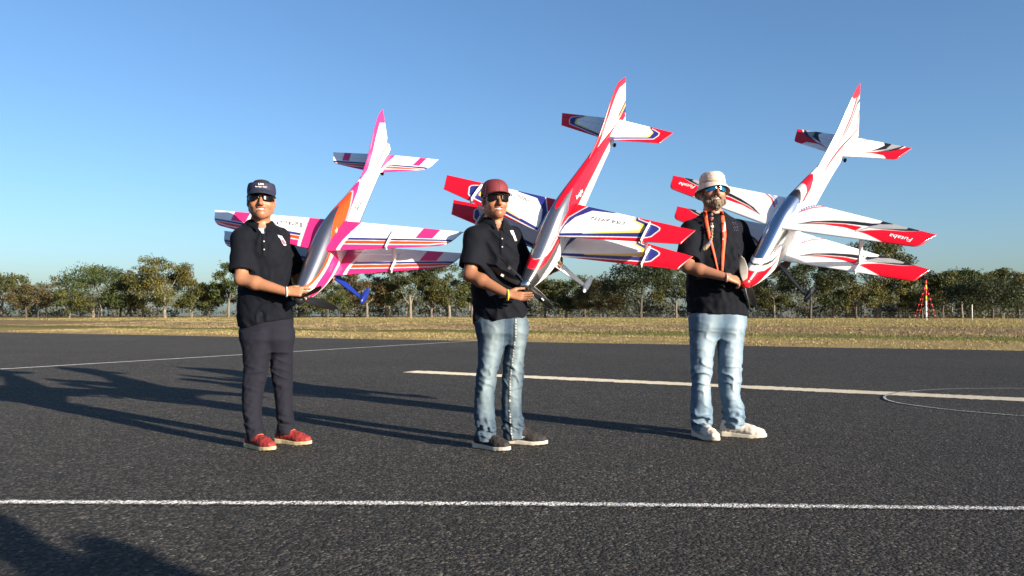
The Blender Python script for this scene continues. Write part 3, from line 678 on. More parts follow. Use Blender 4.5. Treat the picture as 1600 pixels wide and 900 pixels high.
def tube_np(pts, r, n=8): return MB().tube(pts, r, n)
def aeroplane(i, label, R, t, spec, sc):
    M = Matrix([[*R[0], t[0]], [*R[1], t[1]], [*R[2], t[2]], [0, 0, 0, 1]]) @ Matrix.Diagonal((sc, sc, sc, 1))
    root = thing('model_aeroplane', label, 'model aeroplane', group='model aeroplanes held by the men'); root.matrix_world = M
    # fuselage
    x = -.05 - 1.80 * (np.linspace(0, 1, 320) ** 1.04); th = np.linspace(0, 2 * np.pi, 124, endpoint=False)
    Xg, Tg = np.meshgrid(x, th, indexing='ij'); P = fpoint(i, Xg, Tg); a = np.degrees(np.minimum(Tg, 2 * np.pi - Tg))
    c = soft(lambda p, q: fus_paint(i, Xg + p, a + q), .0026, 1.3); mb = MB(); mb.grid(P, True)
    n = P.shape[1]; e0 = len(x) * n; V = np.concatenate([P.reshape(-1, 3), P[0].mean(0)[None], P[-1].mean(0)[None]]); mb.V = [V]
    j = np.arange(n); k = (j + 1) % n
    T_ = np.concatenate([np.stack([k, j, np.full(n, e0)], -1), np.stack([e0 - n + j, e0 - n + k, np.full(n, e0 + 1)], -1)])
    cc = np.concatenate([c.reshape(-1, 3), [[.05] * 3, [.1] * 3]])
    fus = obj('fuselage', new_mesh('fuselage', V, [np.concatenate(mb.Q)[:, ::-1], T_[:, ::-1]], True, cc), PAINT, root)
    # canopy (and metal nose) panels
    def patch(nm, x0, x1, lo, hi, mat, off=.0022):
        for sg in ((1,) if lo is None else (1, -1)):
            xx = np.linspace(x0, x1, 150); h_ = np.radians(ip(xx, hi)); l_ = -h_ if lo is None else np.radians(ip(xx, lo))
            q = np.linspace(0, 1, 60)[None]; tt = (l_[:, None] * (1 - q) + h_[:, None] * q) * sg
            g = MB().grid(fpoint(i, np.repeat(xx[:, None], 60, 1), tt, off))
            if sg < 0: g.Q[0] = g.Q[0][:, ::-1]
            g.build(nm, mat, root, True)
    for a_ in spec['patch']: patch(*a_)
    # wings
    for w in ('upper', 'lower'):
        for sg in (1, -1):
            p = panel(w + '_wing', root, sgn=sg, **spec[w])
            if w == 'upper':
                for (side, body, size, xx, yy, ink, sh) in spec['wtext']:
                    if side == sg:
                        U_ = spec['upper']
                        def on_skin(w, U_=U_):
                            vv = (np.abs(w[:, 1]) - U_['yr']) / (U_['b'] - U_['yr']); le = U_['xr'] + (U_['xt'] - U_['xr']) * vv; ch = U_['cr'] + (U_['ct'] - U_['cr']) * vv; q = ((le - w[:, 0]) / ch).clip(.01, .99)
                            th_ = 5 * .095 * (.2969 * np.sqrt(q) - .126 * q - .3516 * q ** 2 + .2843 * q ** 3 - .1036 * q ** 4) * ch
                            w[:, 2] = U_['z'] + U_['dz'] * vv + th_ + .0032; return w
                        text(body, size, [[0, 1, 0, xx], [-1, 0, 0, yy], [0, 0, 1, 0]], ink, p, sh, fit=on_skin)
    for sg in (1, -1): panel('tailplane', root, sgn=sg, sub='elevator', **spec['stab'])
    # fin and rudder
    top, (xb, xt) = FIN[i]; u = np.linspace(0, 1, 120); v = np.linspace(0, 1, 80); zb = -.035
    x0 = top[0][0]; zt_ = lambda q: ip(q, top)
    UU, VV = np.meshgrid(u, v, indexing='ij'); Xf = x0 + UU * ((xb + (xt - xb) * VV) - x0); Zt = zt_(Xf); Zf = zb + VV * (Zt - zb)
    hw = (.011 * np.sqrt((UU * 1.0).clip(0, 1)) * (1 - UU) ** .6 + .0016) * (np.sqrt(1 - ((VV - .97) / .03).clip(0, 1) ** 2 * .95))
    cf = soft(lambda p, q: fin_paint(i, Xf + p, Zf + q, Zt), .0025, .0020)
    for nm, m0, m1, par in (('fin', 0, 84, root), ('rudder', 84, 120, 'fin')):
        sl = slice(m0, min(m1 + 1, 120)); mb = MB()
        g1 = np.stack([Xf[sl], hw[sl], Zf[sl]], -1); g2 = np.stack([Xf[sl], -hw[sl], Zf[sl]], -1)
        mb.grid(g1); mb.grid(g2[:, ::-1]); mb.grid(np.stack([g1[:, -1], g2[:, -1]])); mb.grid(np.stack([g2[-1], g1[-1]]))
        col = np.concatenate([cf[sl].reshape(-1, 3), cf[sl][:, ::-1].reshape(-1, 3), np.tile(cf[sl][:, -1], (2, 1)), np.tile(cf[sl][-1], (2, 1))])
        o = obj(nm, mb.mesh(nm, True, col), PAINT, root if par is root else fin_o)
        if nm == 'fin': fin_o = o
    # side lettering, both sides
    for (body, size, xx, deg, ink, sh, tilt) in spec['ftext']:
        for sg in (1, -1):
            p = fpoint(i, np.array(xx), np.array(math.radians(deg) * sg), .003); q = fpoint(i, np.array(xx), np.array(math.radians(deg - 8) * sg), .003); upv = q - p; upv /= np.linalg.norm(upv)
            dx_ = fpoint(i, np.array(xx - .06), np.array(math.radians(deg + tilt) * sg), .003) - fpoint(i, np.array(xx + .06), np.array(math.radians(deg - tilt) * sg), .003); dx_ /= np.linalg.norm(dx_); dx_ *= sg
            nn = np.cross(dx_, upv)
            text(body, size, np.stack([dx_, upv, nn, p], 1), ink, fus, sh)
    # interplane struts with their wing-top fences
    for sg in (1, -1):
        ys = spec['strut_y']; U_, L_ = spec['upper'], spec['lower']
        zu = U_['z'] + U_['dz'] * ys / U_['b']; zl = L_['z'] + L_['dz'] * ys / L_['b']; mb = MB()
        xs = spec['strut_x']
        mb.box((xs, sg * ys, (zu + zl) / 2), (.045, .007, zu - zl)); mb.build('interplane_strut', STRUTW, root)
        for zz, W_, on in ((zu, U_, spec['fence_top']), (zl, L_, True)):
            if not on: continue
            vv = ys / W_['b']; le = W_['xr'] + (W_['xt'] - W_['xr']) * vv; xx = np.linspace(le + .014, le - .165, 12); hh = .006 + .010 * np.sin(np.linspace(.5, np.pi * .93, 12))
            g = np.stack([np.stack([xx, np.full(12, sg * ys + d), zz + k_ * hh + .012 * (k_ >= 0)], -1) for d, k_ in ((.0035, -.9), (.0035, 1), (-.0035, 1), (-.0035, -.9))])
            MB().grid(np.concatenate([g, g[:1]])).build('wing_fence', STRUTW, root)
    # undercarriage
    gx, gy, gz_ = spec['gear']
    for sg in (1, -1):
        a0 = np.array([spec['hx'], sg * .045, -.150]); b0 = np.array([gx + .01, sg * (gy - .02), gz_ + .012]); t_ = np.linspace(0, 1, 8)[:, None]
        L = a0 * (1 - t_) + b0 * t_; wd = np.linspace(.034, .013, 8) * spec['legw']; mb = MB()
        nrm = np.array([0, .75 * sg, .66]) * .004
        g = np.stack([L + np.c_[wd, 0 * wd, 0 * wd] + nrm, L - np.c_[wd, 0 * wd, 0 * wd] + nrm, L - np.c_[wd, 0 * wd, 0 * wd] - nrm, L + np.c_[wd, 0 * wd, 0 * wd] - nrm], 1)
        mb.grid(g, True); mb.add(g[-1], [[0, 1, 2, 3]]); mb.add(g[0], [[3, 2, 1, 0]])
        leg = mb.build('undercarriage_leg', spec['legmat'], root)
        s_ = np.linspace(0, 1, 20); rr = .030 * np.sqrt(s_) * (1 - s_) ** .55 * 2.1 + .001; ph = np.linspace(0, 6.283, 14, endpoint=False)
        sp = np.stack([gx + .065 - .165 * s_[:, None] + 0 * ph, sg * gy + rr[:, None] * np.cos(ph) * .62, gz_ + rr[:, None] * np.sin(ph)], -1)
        MB().grid(sp, True).build('wheel_spat', spec['spatmat'], leg, True)
        MB().tube([(gx + .02, sg * gy - .009, gz_ - .018), (gx + .02, sg * gy, gz_ - .018), (gx + .02, sg * gy + .009, gz_ - .018)], .026, 16).build('wheel', RUB, leg, True)
    tw = MB(); tw.tube([(-1.56, 0, -.05), (-1.60, 0, -.075), (-1.63, 0, -.10)], .004, 6); tw.build('tail_leg', CARB, root)
    MB().tube([(-1.635, -.007, -.105), (-1.635, 0, -.105), (-1.635, .007, -.105)], .016, 14).build('tail_wheel', RUB, root, True)
    # spinner and propellers
    s_ = np.linspace(0, 1, 16); ph = np.linspace(0, 6.283, 24, endpoint=False); rs = .040 * np.sqrt(1 - (1 - s_) ** 2)
    sp = np.stack([-.052 * s_[:, None] + 0 * ph, rs[:, None] * np.cos(ph), rs[:, None] * np.sin(ph) - .005], -1)
    MB().grid(sp, True).build('spinner', spec['spinmat'], root, True)
    for kp, (px_, ang_, mat_, rad_) in enumerate(spec['props']):
        hub = MB(); hub.tube([(px_ + .007, 0, -.005), (px_, 0, -.005), (px_ - .007, 0, -.005)], .024, 16); pr_ = hub.build('propeller', mat_, root, True)
        for k_ in (0, 180):
            a_ = math.radians(ang_ + k_); e = np.array([0, math.cos(a_), math.sin(a_)]); f_ = np.array([0, -math.sin(a_), math.cos(a_)])
            s2 = np.linspace(0, 1, 22); rr2 = .012 + (rad_ - .012) * s2
            w2 = .0115 + .0165 * np.sin(np.pi * (s2 * .92 + .06).clip(0, 1)) ** 1.1; w2[-1] *= .25; w2[-2] *= .7; tw_ = np.radians(62 - 44 * s2) * (1, -1)[kp]
            q = np.linspace(0, 2 * np.pi, 14, endpoint=False)
            cx = np.cos(q)[None] * w2[:, None]; tz = np.sin(q)[None] * (.0045 - .003 * s2)[:, None]
            off = -w2 * .25
            g = e[None, None] * rr2[:, None, None] + f_[None, None] * ((cx + off[:, None]) * np.cos(tw_)[:, None])[..., None] + np.array([1.0, 0, 0]) * ((cx * np.sin(tw_)[:, None] + tz))[..., None]
            g = g + np.array([px_, 0, -.005])
            mb = MB().grid(g, True); mb.add(g[-1].mean(0)[None].repeat(1, 0)); bl = mb.build('blade', mat_, pr_, True)
            if spec.get('blademark'):
                cmk = e * rad_ * .62 + np.array([px_ + .007, 0, -.005]); ex = f_ * .008 * math.cos(math.radians(35)) + np.array([.008 * math.sin(math.radians(35)), 0, 0]); ey = e * .010; up_ = np.cross(ey, ex); up_ /= np.linalg.norm(up_)
                # parts stay within three levels: the mark belongs to the propeller
                for zz in (1,):
                    m2 = MB(); m2.add([cmk - ex - ey + up_ * .003 * zz, cmk + ex - ey + up_ * .003 * zz, cmk + ex + ey + up_ * .003 * zz, cmk - ex + ey + up_ * .003 * zz, cmk - ex - ey - up_ * .004, cmk + ex - ey - up_ * .004, cmk + ex + ey - up_ * .004, cmk - ex + ey - up_ * .004], [[0, 1, 2, 3], [7, 6, 5, 4], [0, 4, 5, 1], [1, 5, 6, 2], [2, 6, 7, 3], [3, 7, 4, 0]]); m2.build('blade_mark', INKW, pr_)
    return root

def wspec(paint, xr, xt, cr, ct, yr, b, rk, z, dz, rr=0, rd=0, dx=0, hinge=.72): return dict(paint=paint, xr=xr + dx, xt=xt + dx, cr=cr, ct=ct, yr=yr, b=b, rk=rk, z=z, dz=dz, rr=rr, rd=rd, dx=dx, hinge=hinge)
def sspec(paint, xr, xt, cr, ct, yr, b, rk, z, rr=0, rd=0): return dict(paint=paint, xr=xr, xt=xt, cr=cr, ct=ct, yr=yr, b=b, rk=rk, z=z, dz=0, rr=rr, rd=rd, T=.07, nv=120, nu=70, hinge=.62, vh=(.10, .97))
SPEC1 = dict(
    patch=[('canopy', -.089, -.852, None, [(-.0885, 0), (-.10, 20), (-.108, 26), (-.154, 46), (-.226, 58), (-.296, 61), (-.406, 57), (-.446, 51), (-.523, 39), (-.651, 21), (-.76, 9), (-.8525, 0)], MET[1])],
    upper=wspec(wing1, -.408, -.586, .332, .145, .05, .915, .03, .107, .002, rr=.13, rd=.135), lower=wspec(wing1, -.408, -.586, .332, .145, .05, .905, .03, -.120, .036, rr=.13, rd=.135, dx=-.002),
    stab=sspec(stab1, -1.517, -1.606, .252, .145, .015, .415, .035, -.015, rr=.16, rd=.07),
    wtext=[(-1, 'NexuS', .085, -.642, -.285, INK, .45), (1, 'NexuS', .085, -.642, .30, INKW, .45)], ftext=[('NexuS', .075, -1.03, 72, INK, .45, 0), ('2000X', .03, -1.235, 74, INK, .3, 0), ('Axi', .03, -.60, 47, plain('pale_lettering', (.85, .75, .45), .5), .4, -4)],
    strut_y=.465, strut_x=-.60, fence_top=True, gear=(-.495, .205, -.388), hx=-.45, legw=.92, legmat=MBLUE, spatmat=MBLUE, spinmat=CARB, props=[(-.030, 38, CARB, .245), (-.058, 346, CARB, .26)])
SPEC2 = dict(
    patch=[('canopy', -.207, -.580, None, [(-.206, 0), (-.213, 12), (-.228, 24), (-.274, 42), (-.33, 48), (-.444, 50), (-.541, 46), (-.58, 47)], MET[2]),
           ('silver_panel', -.5805, -.812, [(-.58, 0), (-.596, 6), (-.615, 9), (-.717, 11), (-.811, 18)], [(-.58, 47), (-.641, 49), (-.681, 37), (-.74, 27), (-.811, 18.5)], MET[2]),
           ('nose_panel', -.052, -.1295, None, [(-.05, 116), (-.092, 105), (-.1296, 96)], GUN)],
    upper=wspec(wing2, -.420, -.556, .330, .142, .05, .871, .05, .094, .057), lower=wspec(wing2, -.420, -.556, .330, .142, .05, .857, .057, -.090, .004, dx=.008),
    stab=sspec(stab2, -1.484, -1.548, .244, .140, .015, .392, .055, .070),
    wtext=[(1, 'USA 69334', .052, -.640, .352, INK, .2), (-1, 'PRECISE', .052, -.672, -.325, INK, .3)], ftext=[('Insight', .045, -.83, 58, INKW, .35, 5), ('PRECISE  BIPE  MODELS', .03, -1.10, 100, INKG, .25, 0)],
    strut_y=.625, strut_x=-.60, fence_top=True, gear=(-.478, .223, -.408), hx=-.40, legw=.95, legmat=STRUTW, spatmat=STRUTW, spinmat=metal_mat('polished_spinner', (.5, .5, .5), .15), props=[(-.030, 158, CARB, .26), (-.058, 132, CARB, .25)], blademark=True)
SPEC3 = dict(
    patch=[('canopy', -.2165, -.765, None, [(-.2164, 0), (-.222, 14), (-.238, 35), (-.302, 57), (-.36, 66), (-.45, 71), (-.53, 64), (-.62, 52), (-.70, 43), (-.765, 36)], MET[3])],
    upper=wspec(wing3, -.478, -.592, .320, .146, .05, .928, .042, .143, .024, rr=.06, rd=.05), lower=wspec(wing3, -.478, -.592, .320, .140, .05, .925, .036, -.140, .018, rr=.06, rd=.05, dx=.020),
    stab=sspec(stab3, -1.527, -1.605, .252, .160, .015, .405, .042, .015, rr=.08, rd=.03),
    wtext=[(1, 'Futaba', .054, -.632, .792, INKW, .15), (-1, 'Futaba', .054, -.660, -.80, INKW, .15)], ftext=[('VISION', .06, -1.17, 92, INKG, .3, -3)],
    strut_y=.55, strut_x=-.60, fence_top=False, gear=(-.456, .238, -.421), hx=-.43, legw=.55, legmat=CARB, spatmat=CARB, spinmat=plain('red_spinner', (.62, .01, .02), .25, coat=.4), props=[(-.034, 92, BLADEW, .255), (-.06, 100, CARB, .25)])
P1 = aeroplane(1, 'pink, orange and white biplane held by the man in the visor',
    [[-0.21357, 0.97491, -0.06278], [-0.69265, -0.19643, -0.69401], [-0.68893, -0.10474, 0.71722]], (-1.4260, 5.3008, 0.9759), SPEC1, 1.02)
P2 = aeroplane(2, 'red, white and navy biplane held by the man in the maroon cap',
    [[-0.43202, 0.89099, -0.13961], [-0.52484, -0.37427, -0.7645], [-0.73342, -0.257, 0.62932]], (0.0706, 5.3141, 1.0668), SPEC2, 1.025)
P3 = aeroplane(3, 'white biplane with chrome canopy held by the man in the bucket hat',
    [[-0.61448, 0.74115, -0.27039], [-0.42967, -0.60184, -0.67318], [-0.66166, -0.29748, 0.68827]], (1.6218, 5.6228, 1.0955), SPEC3, 1.03)
# ------------------------------------------------------------------ people: signed-distance bodies and clothes, meshed with surface nets
from mathutils.bvhtree import BVHTree
class Field:
    def __init__(s, lo, hi, h):
        s.lo = np.array(lo, float); s.h = h; s.n = np.ceil((np.array(hi) - s.lo) / h).astype(int) + 1
        s.g = np.full(tuple(s.n), .08, np.float32)
    def sub(s, lo, hi):
        a = np.maximum(0, np.floor((np.asarray(lo) - s.lo) / s.h).astype(int)); b = np.minimum(s.n, np.ceil((np.asarray(hi) - s.lo) / s.h).astype(int) + 1)
        sl = tuple(slice(int(x), int(max(x, y))) for x, y in zip(a, b))
        ax = [(s.lo[k] + s.h * np.arange(sl[k].start, sl[k].stop)).astype(np.float32) for k in range(3)]
        return sl, ax[0][:, None, None], ax[1][None, :, None], ax[2][None, None, :]
    def mix(s, sl, d, k, mode='add'):
        a = s.g[sl]
        if a.size == 0: return
        if mode == 'sub': d = -d; h = np.maximum(k - np.abs(a - d), 0) / k; s.g[sl] = np.maximum(a, d) + h * h * k * .25
        else: h = np.maximum(k - np.abs(a - d), 0) / k; s.g[sl] = np.minimum(a, d) - h * h * k * .25
    def rc(s, a, b, ra, rb, k=.02, mode='add', sq=None):
        a, b = np.asarray(a, float), np.asarray(b, float); r = max(ra, rb) + k + 3 * s.h
        sl, X, Y, Z = s.sub(np.minimum(a, b) - r, np.maximum(a, b) + r)
        e = b - a; L = e @ e + 1e-9
        t = ((X - a[0]) * e[0] + (Y - a[1]) * e[1] + (Z - a[2]) * e[2]) / L; t = np.clip(t, 0, 1)
        d = np.sqrt((X - a[0] - t * e[0]) ** 2 + (Y - a[1] - t * e[1]) ** 2 + (Z - a[2] - t * e[2]) ** 2) - (ra + (rb - ra) * t)
        s.mix(sl, d, k, mode)
    def ell(s, c, rad, R=None, k=.02, mode='add'):
        c = np.asarray(c, float); R = np.eye(3) if R is None else np.asarray(R); r = max(rad) + k + 3 * s.h
        sl, X, Y, Z = s.sub(c - r, c + r); X, Y, Z = X - c[0], Y - c[1], Z - c[2]
        q = [(X * R[0, i] + Y * R[1, i] + Z * R[2, i]) for i in range(3)]
        k0 = np.sqrt(sum((q[i] / rad[i]) ** 2 for i in range(3))); k1 = np.sqrt(sum((q[i] / rad[i] ** 2) ** 2 for i in range(3))) + 1e-6
        s.mix(sl, k0 * (k0 - 1) / k1, k, mode)
    def loft(s, tab, k=.02, pw=2.4, disp=None, cap=True):
        "tab rows: z, cx, cy, half width x, half depth y (z ascending)"
        t = np.array(sorted(tab)); r = t[:, 3].max() + .06
        sl, X, Y, Z = s.sub((t[:, 1].min() - r, (t[:, 2] - t[:, 4]).min() - .06, t[0, 0] - .04), (t[:, 1].max() + r, (t[:, 2] + t[:, 4]).max() + .06, t[-1, 0] + .04))
        zz = Z.ravel(); zq = np.linspace(t[0, 0], t[-1, 0], 160)
        def col(i):
            f = np.interp(zq, t[:, 0], t[:, i]); kk = np.ones(9) / 9; f = np.convolve(np.pad(f, 4, 'edge'), kk, 'valid')
            return np.interp(zz, zq, f).astype(np.float32)[None, None, :]
        cx, cy, a, b = col(1), col(2), col(3), col(4)
        u, v = np.abs(X - cx) / a, np.abs(Y - cy) / b
        q = (u ** pw + v ** pw) ** (1 / pw); d = (q - 1) * np.minimum(a, b) * (.55 + .45 * np.maximum(a, b) / np.minimum(a, b) * (u / (u + v + 1e-6)))
        if disp is not None: d = d + disp(X, Y, Z)
        if cap: d = np.maximum(d, np.maximum(t[0, 0] - Z, Z - t[-1, 0]))
        s.mix(sl, d.astype(np.float32), k)
    def cut(s, fn):
        sl, X, Y, Z = s.sub(s.lo, s.lo + s.h * s.n); s.g = np.maximum(s.g, fn(X, Y, Z).astype(np.float32) + 0 * s.g)
    def mesh(s):
        g = s.g; n = np.array(g.shape); neg = g < 0
        cnt = np.zeros(n - 1, np.int8)
        for dx in (0, 1):
            for dy in (0, 1):
                for dz in (0, 1): cnt += neg[dx:n[0] - 1 + dx, dy:n[1] - 1 + dy, dz:n[2] - 1 + dz]
        act = np.argwhere((cnt > 0) & (cnt < 8)); vid = np.full(n - 1, -1, np.int32); vid[tuple(act.T)] = np.arange(len(act))
        C = [(i, j, k) for i in (0, 1) for j in (0, 1) for k in (0, 1)]
        val = {c: g[act[:, 0] + c[0], act[:, 1] + c[1], act[:, 2] + c[2]] for c in C}
        acc = np.zeros((len(act), 3)); m = np.zeros(len(act))
        for c in C:
            for ax in range(3):
                if c[ax]: continue
                d = list(c); d[ax] = 1; a, b = val[c], val[tuple(d)]; x = (a < 0) != (b < 0)
                t = np.where(x, a / np.where(x, a - b, 1), 0); p = np.array(c, float)[None].repeat(len(act), 0); p[:, ax] = t
                acc += p * x[:, None]; m += x
        V = s.lo + s.h * (act + acc / m[:, None])
        Q = []
        for ax in range(3):
            o = [(1, 2), (2, 0), (0, 1)][ax]
            sl0 = [slice(1, -1)] * 3; sl0[ax] = slice(0, -1); sl1 = list(sl0); sl1[ax] = slice(1, None)
            A, B = neg[tuple(sl0)], neg[tuple(sl1)]
            for flip, msk in ((0, A & ~B), (1, ~A & B)):
                e = np.argwhere(msk); base = e + 1; base[:, ax] -= 1
                q = []
                for du, dv in ((0, 0), (-1, 0), (-1, -1), (0, -1)):
                    p = base.copy(); p[:, o[0]] += du; p[:, o[1]] += dv; q.append(vid[tuple(p.T)])
                q = np.stack(q, 1); Q.append(q if not flip else q[:, ::-1])
        return V, np.concatenate(Q)

def sines(seed, n, wl, an=(1, 1, 1)):
    r = np.random.default_rng(seed); K = r.normal(0, 1, (n, 3)); K /= np.linalg.norm(K, axis=1)[:, None]; K = K * np.array(an) * 6.283 / (wl * r.uniform(.7, 1.4, (n, 1))); P = r.uniform(0, 6.28, n)
    def f(X, Y, Z):
        v = 0
        w = .8 * np.sin(X * K[0, 1] * .6 + Z * K[0, 0] * .5 + P[0])
        for k in range(n): v = v + np.sin(X * K[k, 0] + Y * K[k, 1] + Z * K[k, 2] + P[k] + w)
        return v / n ** .5
    return f
def fline(f): return lambda X, Y, Z: np.exp(-(f(X, Y, Z) * 2.6) ** 2) * 1.4 - .3
def ridge(f): return lambda X, Y, Z: 1 - 2 * np.abs(np.tanh(f(X, Y, Z) * 1.2)) 

def frame(f):
    f = np.array(f, float); f /= np.linalg.norm(f); l = np.cross([0, 0, 1], f); l /= np.linalg.norm(l); u = np.cross(f, l)
    return np.stack([l, f, u], 1)          # columns: its left, forward, up
SKIN = vcol('skin', .48, bmp=.0012, bs=260., spec=.4, sub=.12)
HAIRM = plain('dark_hair', (.022, .015, .010), .6, var=.4, vs=120, bmp=.004, bs=160)
LENS = plain('dark_lens', (.004, .003, .0032), .2, spec=.2); FRAME = plain('black_frame', (.01, .01, .01), .3)
TEETH = plain('teeth', (.40, .38, .34), .4, var=.03)

def hand(F, wrist, d, nrm, side, curl, spread=.5, thumb=(.75, .35, .2), size=1.0, k=.006):
    "palm and five fingers; d: wrist->knuckles, nrm: out of the back of the hand, side: +1 if the thumb lies on cross(d, nrm)"
    d = np.array(d, float); d /= np.linalg.norm(d); nrm = np.array(nrm, float); nrm -= d * (nrm @ d); nrm /= np.linalg.norm(nrm); x = np.cross(d, nrm) * side
    s = size; W = np.array(wrist, float)
    for q, r0, r1 in ((-.026, .014, .0125), (-.009, .0155, .0135), (.009, .0155, .0135), (.025, .0145, .013)):
        F.rc(W + x * q * .55 * s + d * .005, W + x * q * s + d * .088 * s, r0 * s, r1 * s, .012)
    tips = []
    for j, (q, L, r) in enumerate(((.029, .073, .0092), (.0095, .082, .0095), (-.010, .077, .0092), (-.028, .060, .0082))):
        p = W + x * q * s + d * .090 * s; a = 0.0; fan = x * (q * 2.2 * spread * 4)
        dd = d + fan; dd /= np.linalg.norm(dd); c = curl[j]
        for m, (fr, cc) in enumerate(((.45, .7), (.31, 1.0), (.24, .75))):
            a += c * cc; v = dd * math.cos(a) - nrm * math.sin(a); e = p + v * L * fr * s
            F.rc(p, e, r * (1 - .08 * m) * s, r * (1 - .08 * (m + 1)) * s, k if m == 0 else .003); p = e
        tips.append(p)
    p = W + x * .026 * s + d * .022 * s; t = x * thumb[0] + d * thumb[1] - nrm * thumb[2]; t /= np.linalg.norm(t)
    e = p + t * .042 * s; F.rc(p, e, .0155 * s, .0125 * s, .012)
    t2 = t * .7 + d * .75; t2 /= np.linalg.norm(t2); e2 = e + t2 * .032 * s; F.rc(e, e2, .0118 * s, .0105 * s, .004); e3 = e2 + (t2 + d * .3) / np.linalg.norm(t2 + d * .3) * .024 * s; F.rc(e2, e3, .0105 * s, .0085 * s, .003)

def head_sdf(F, c, R, sc=1.0):
    P = lambda a, b, u: c + R @ (np.array([a, b, u]) * sc)
    e = lambda p, r, k=.02, m='add': F.ell(P(*p), [x * sc for x in r], R, k, m)
    e((0, -.008, .032), (.077, .098, .090)); e((0, .030, -.030), (.063, .066, .088), .03)
    for s in (-1, 1):
        F.rc(P(s * .050, .0, -.058), P(s * .012, .072, -.098), .028 * sc, .022 * sc, .03)
        e((s * .040, .066, -.036), (.026, .022, .024), .02)
        e((s * .080, -.008, -.012), (.010, .021, .033), .006); e((s * .087, -.004, -.010), (.006, .010, .018), .004, 'sub')
        e((s * .031, .098, .004), (.017, .014, .011), .010, 'sub')
        e((s * .0125, .106, -.040), (.009, .010, .008), .006)
    F.rc(P(0, .080, -.098), P(0, .084, -.094), .020 * sc, .020 * sc, .02)
    F.rc(P(-.034, .086, .020), P(.034, .086, .020), .011 * sc, .011 * sc, .02)
    F.rc(P(0, .096, .004), P(0, .120, -.036), .0085 * sc, .0125 * sc, .010)
    e((0, .094, -.058), (.026, .011, .0055), .005); e((0, .092, -.080), (.023, .011, .0065), .006)
    e((0, .104, -.0670), (.0325, .024, .0058), .004, 'sub')
    for s in (-1, 1): F.rc(P(s * .023, .104, -.036), P(s * .045, .082, -.072), .0022 * sc, .003 * sc, .008, 'sub')

def head_color(V, c, R, base, sc=1.0, stubble=0):
    L = (V - c) @ R / sc; col = np.tile(np.array(base), (len(V), 1)); inh = (L[:, 2] > -.14) & (np.abs(L[:, 0]) < .1)
    lip = inh & (L[:, 1] > .083) & (((L[:, 2] + .0585) / .007) ** 2 + (L[:, 0] / .032) ** 2 < 1); lip |= inh & (L[:, 1] > .08) & (((L[:, 2] + .080) / .008) ** 2 + (L[:, 0] / .024) ** 2 < 1)
    ch = np.exp(-(((np.abs(L[:, 0]) - .042) / .022) ** 2 + ((L[:, 2] + .035) / .022) ** 2)) * inh * (L[:, 1] > .04); no = np.exp(-((L[:, 0] / .016) ** 2 + ((L[:, 2] + .034) / .02) ** 2)) * inh * (L[:, 1] > .1)
    k = np.clip(.35 * ch + .4 * no, 0, .6)[:, None]; col = col * (1 - k) + col * np.array([1.12, .82, .80]) * k
    if stubble:
        s = inh * (L[:, 1] > -.01) * np.clip((-.045 - L[:, 2]) / .02, 0, 1) * np.clip((L[:, 2] + .135) / .02, 0, 1); col = col * (1 - stubble * s[:, None] * np.array([.5, .42, .35]))
    col[lip] = np.array(base) * np.array([.92, .58, .58])
    return col

def headmesh(name, c, R, L, mat, parent, sub=None, thick=.003, wrap=False, smooth=True):
    "grid given in head coordinates (left, forward, up)"
    P = np.asarray(L, float); g = MB().grid(c + P @ R.T, wrap); o = g.build(name, mat, parent, smooth)
    if thick:
        m = o.modifiers.new('thickness', 'SOLIDIFY'); m.thickness = thick; m.offset = 0
    return o

def sunglasses(c, R, person, lens, frame=FRAME, shield=False, z=.008, sc=1.0):
    R = R * sc
    root = bpy.data.objects.new('sunglasses', None); COL.objects.link(root); root.parent = person
    def pt(ph, zz, k=1.0): return np.stack([np.sin(ph) * .079 * k, np.cos(ph) * .083 * k + .031, zz], -1)
    for s in (-1, 1):
        u = np.linspace(0, 1, 16)[:, None]; v = np.linspace(-1, 1, 12)[None]
        ph = s * np.radians(8 + 58 * u) + 0 * v; hh = .0225 * np.sqrt(1 - np.abs(u * 2 - 1.05).clip(0, 1) ** 3.2 * .85) ; zz = z - .004 + v * hh - .006 * u
        headmesh('lens', c, R, pt(ph, zz, 1.02), lens, root, thick=.0025)
        hb = np.array([pt(np.radians(s * a), np.array(z + .021 - .006 * (a - 8) / 58), 1.035) for a in np.linspace(4, 66, 10)])
        MB().tube(c + hb @ R.T, .0032, 6).build('frame_rim', frame, root, True)
        t = np.array([pt(np.radians(s * 64), np.array(z + .012), 1.04), [s * .083, .035, z + .010], [s * .086, -.005, z + .006]])
        MB().tube(c + t @ R.T, .0034, 6).build('temple_arm', frame, root, True)
    br = np.array([pt(np.radians(a), np.array(z + .014), 1.035) for a in np.linspace(-10, 10, 6)]); MB().tube(c + br @ R.T, .0035, 6).build('bridge', frame, root, True)
    return root

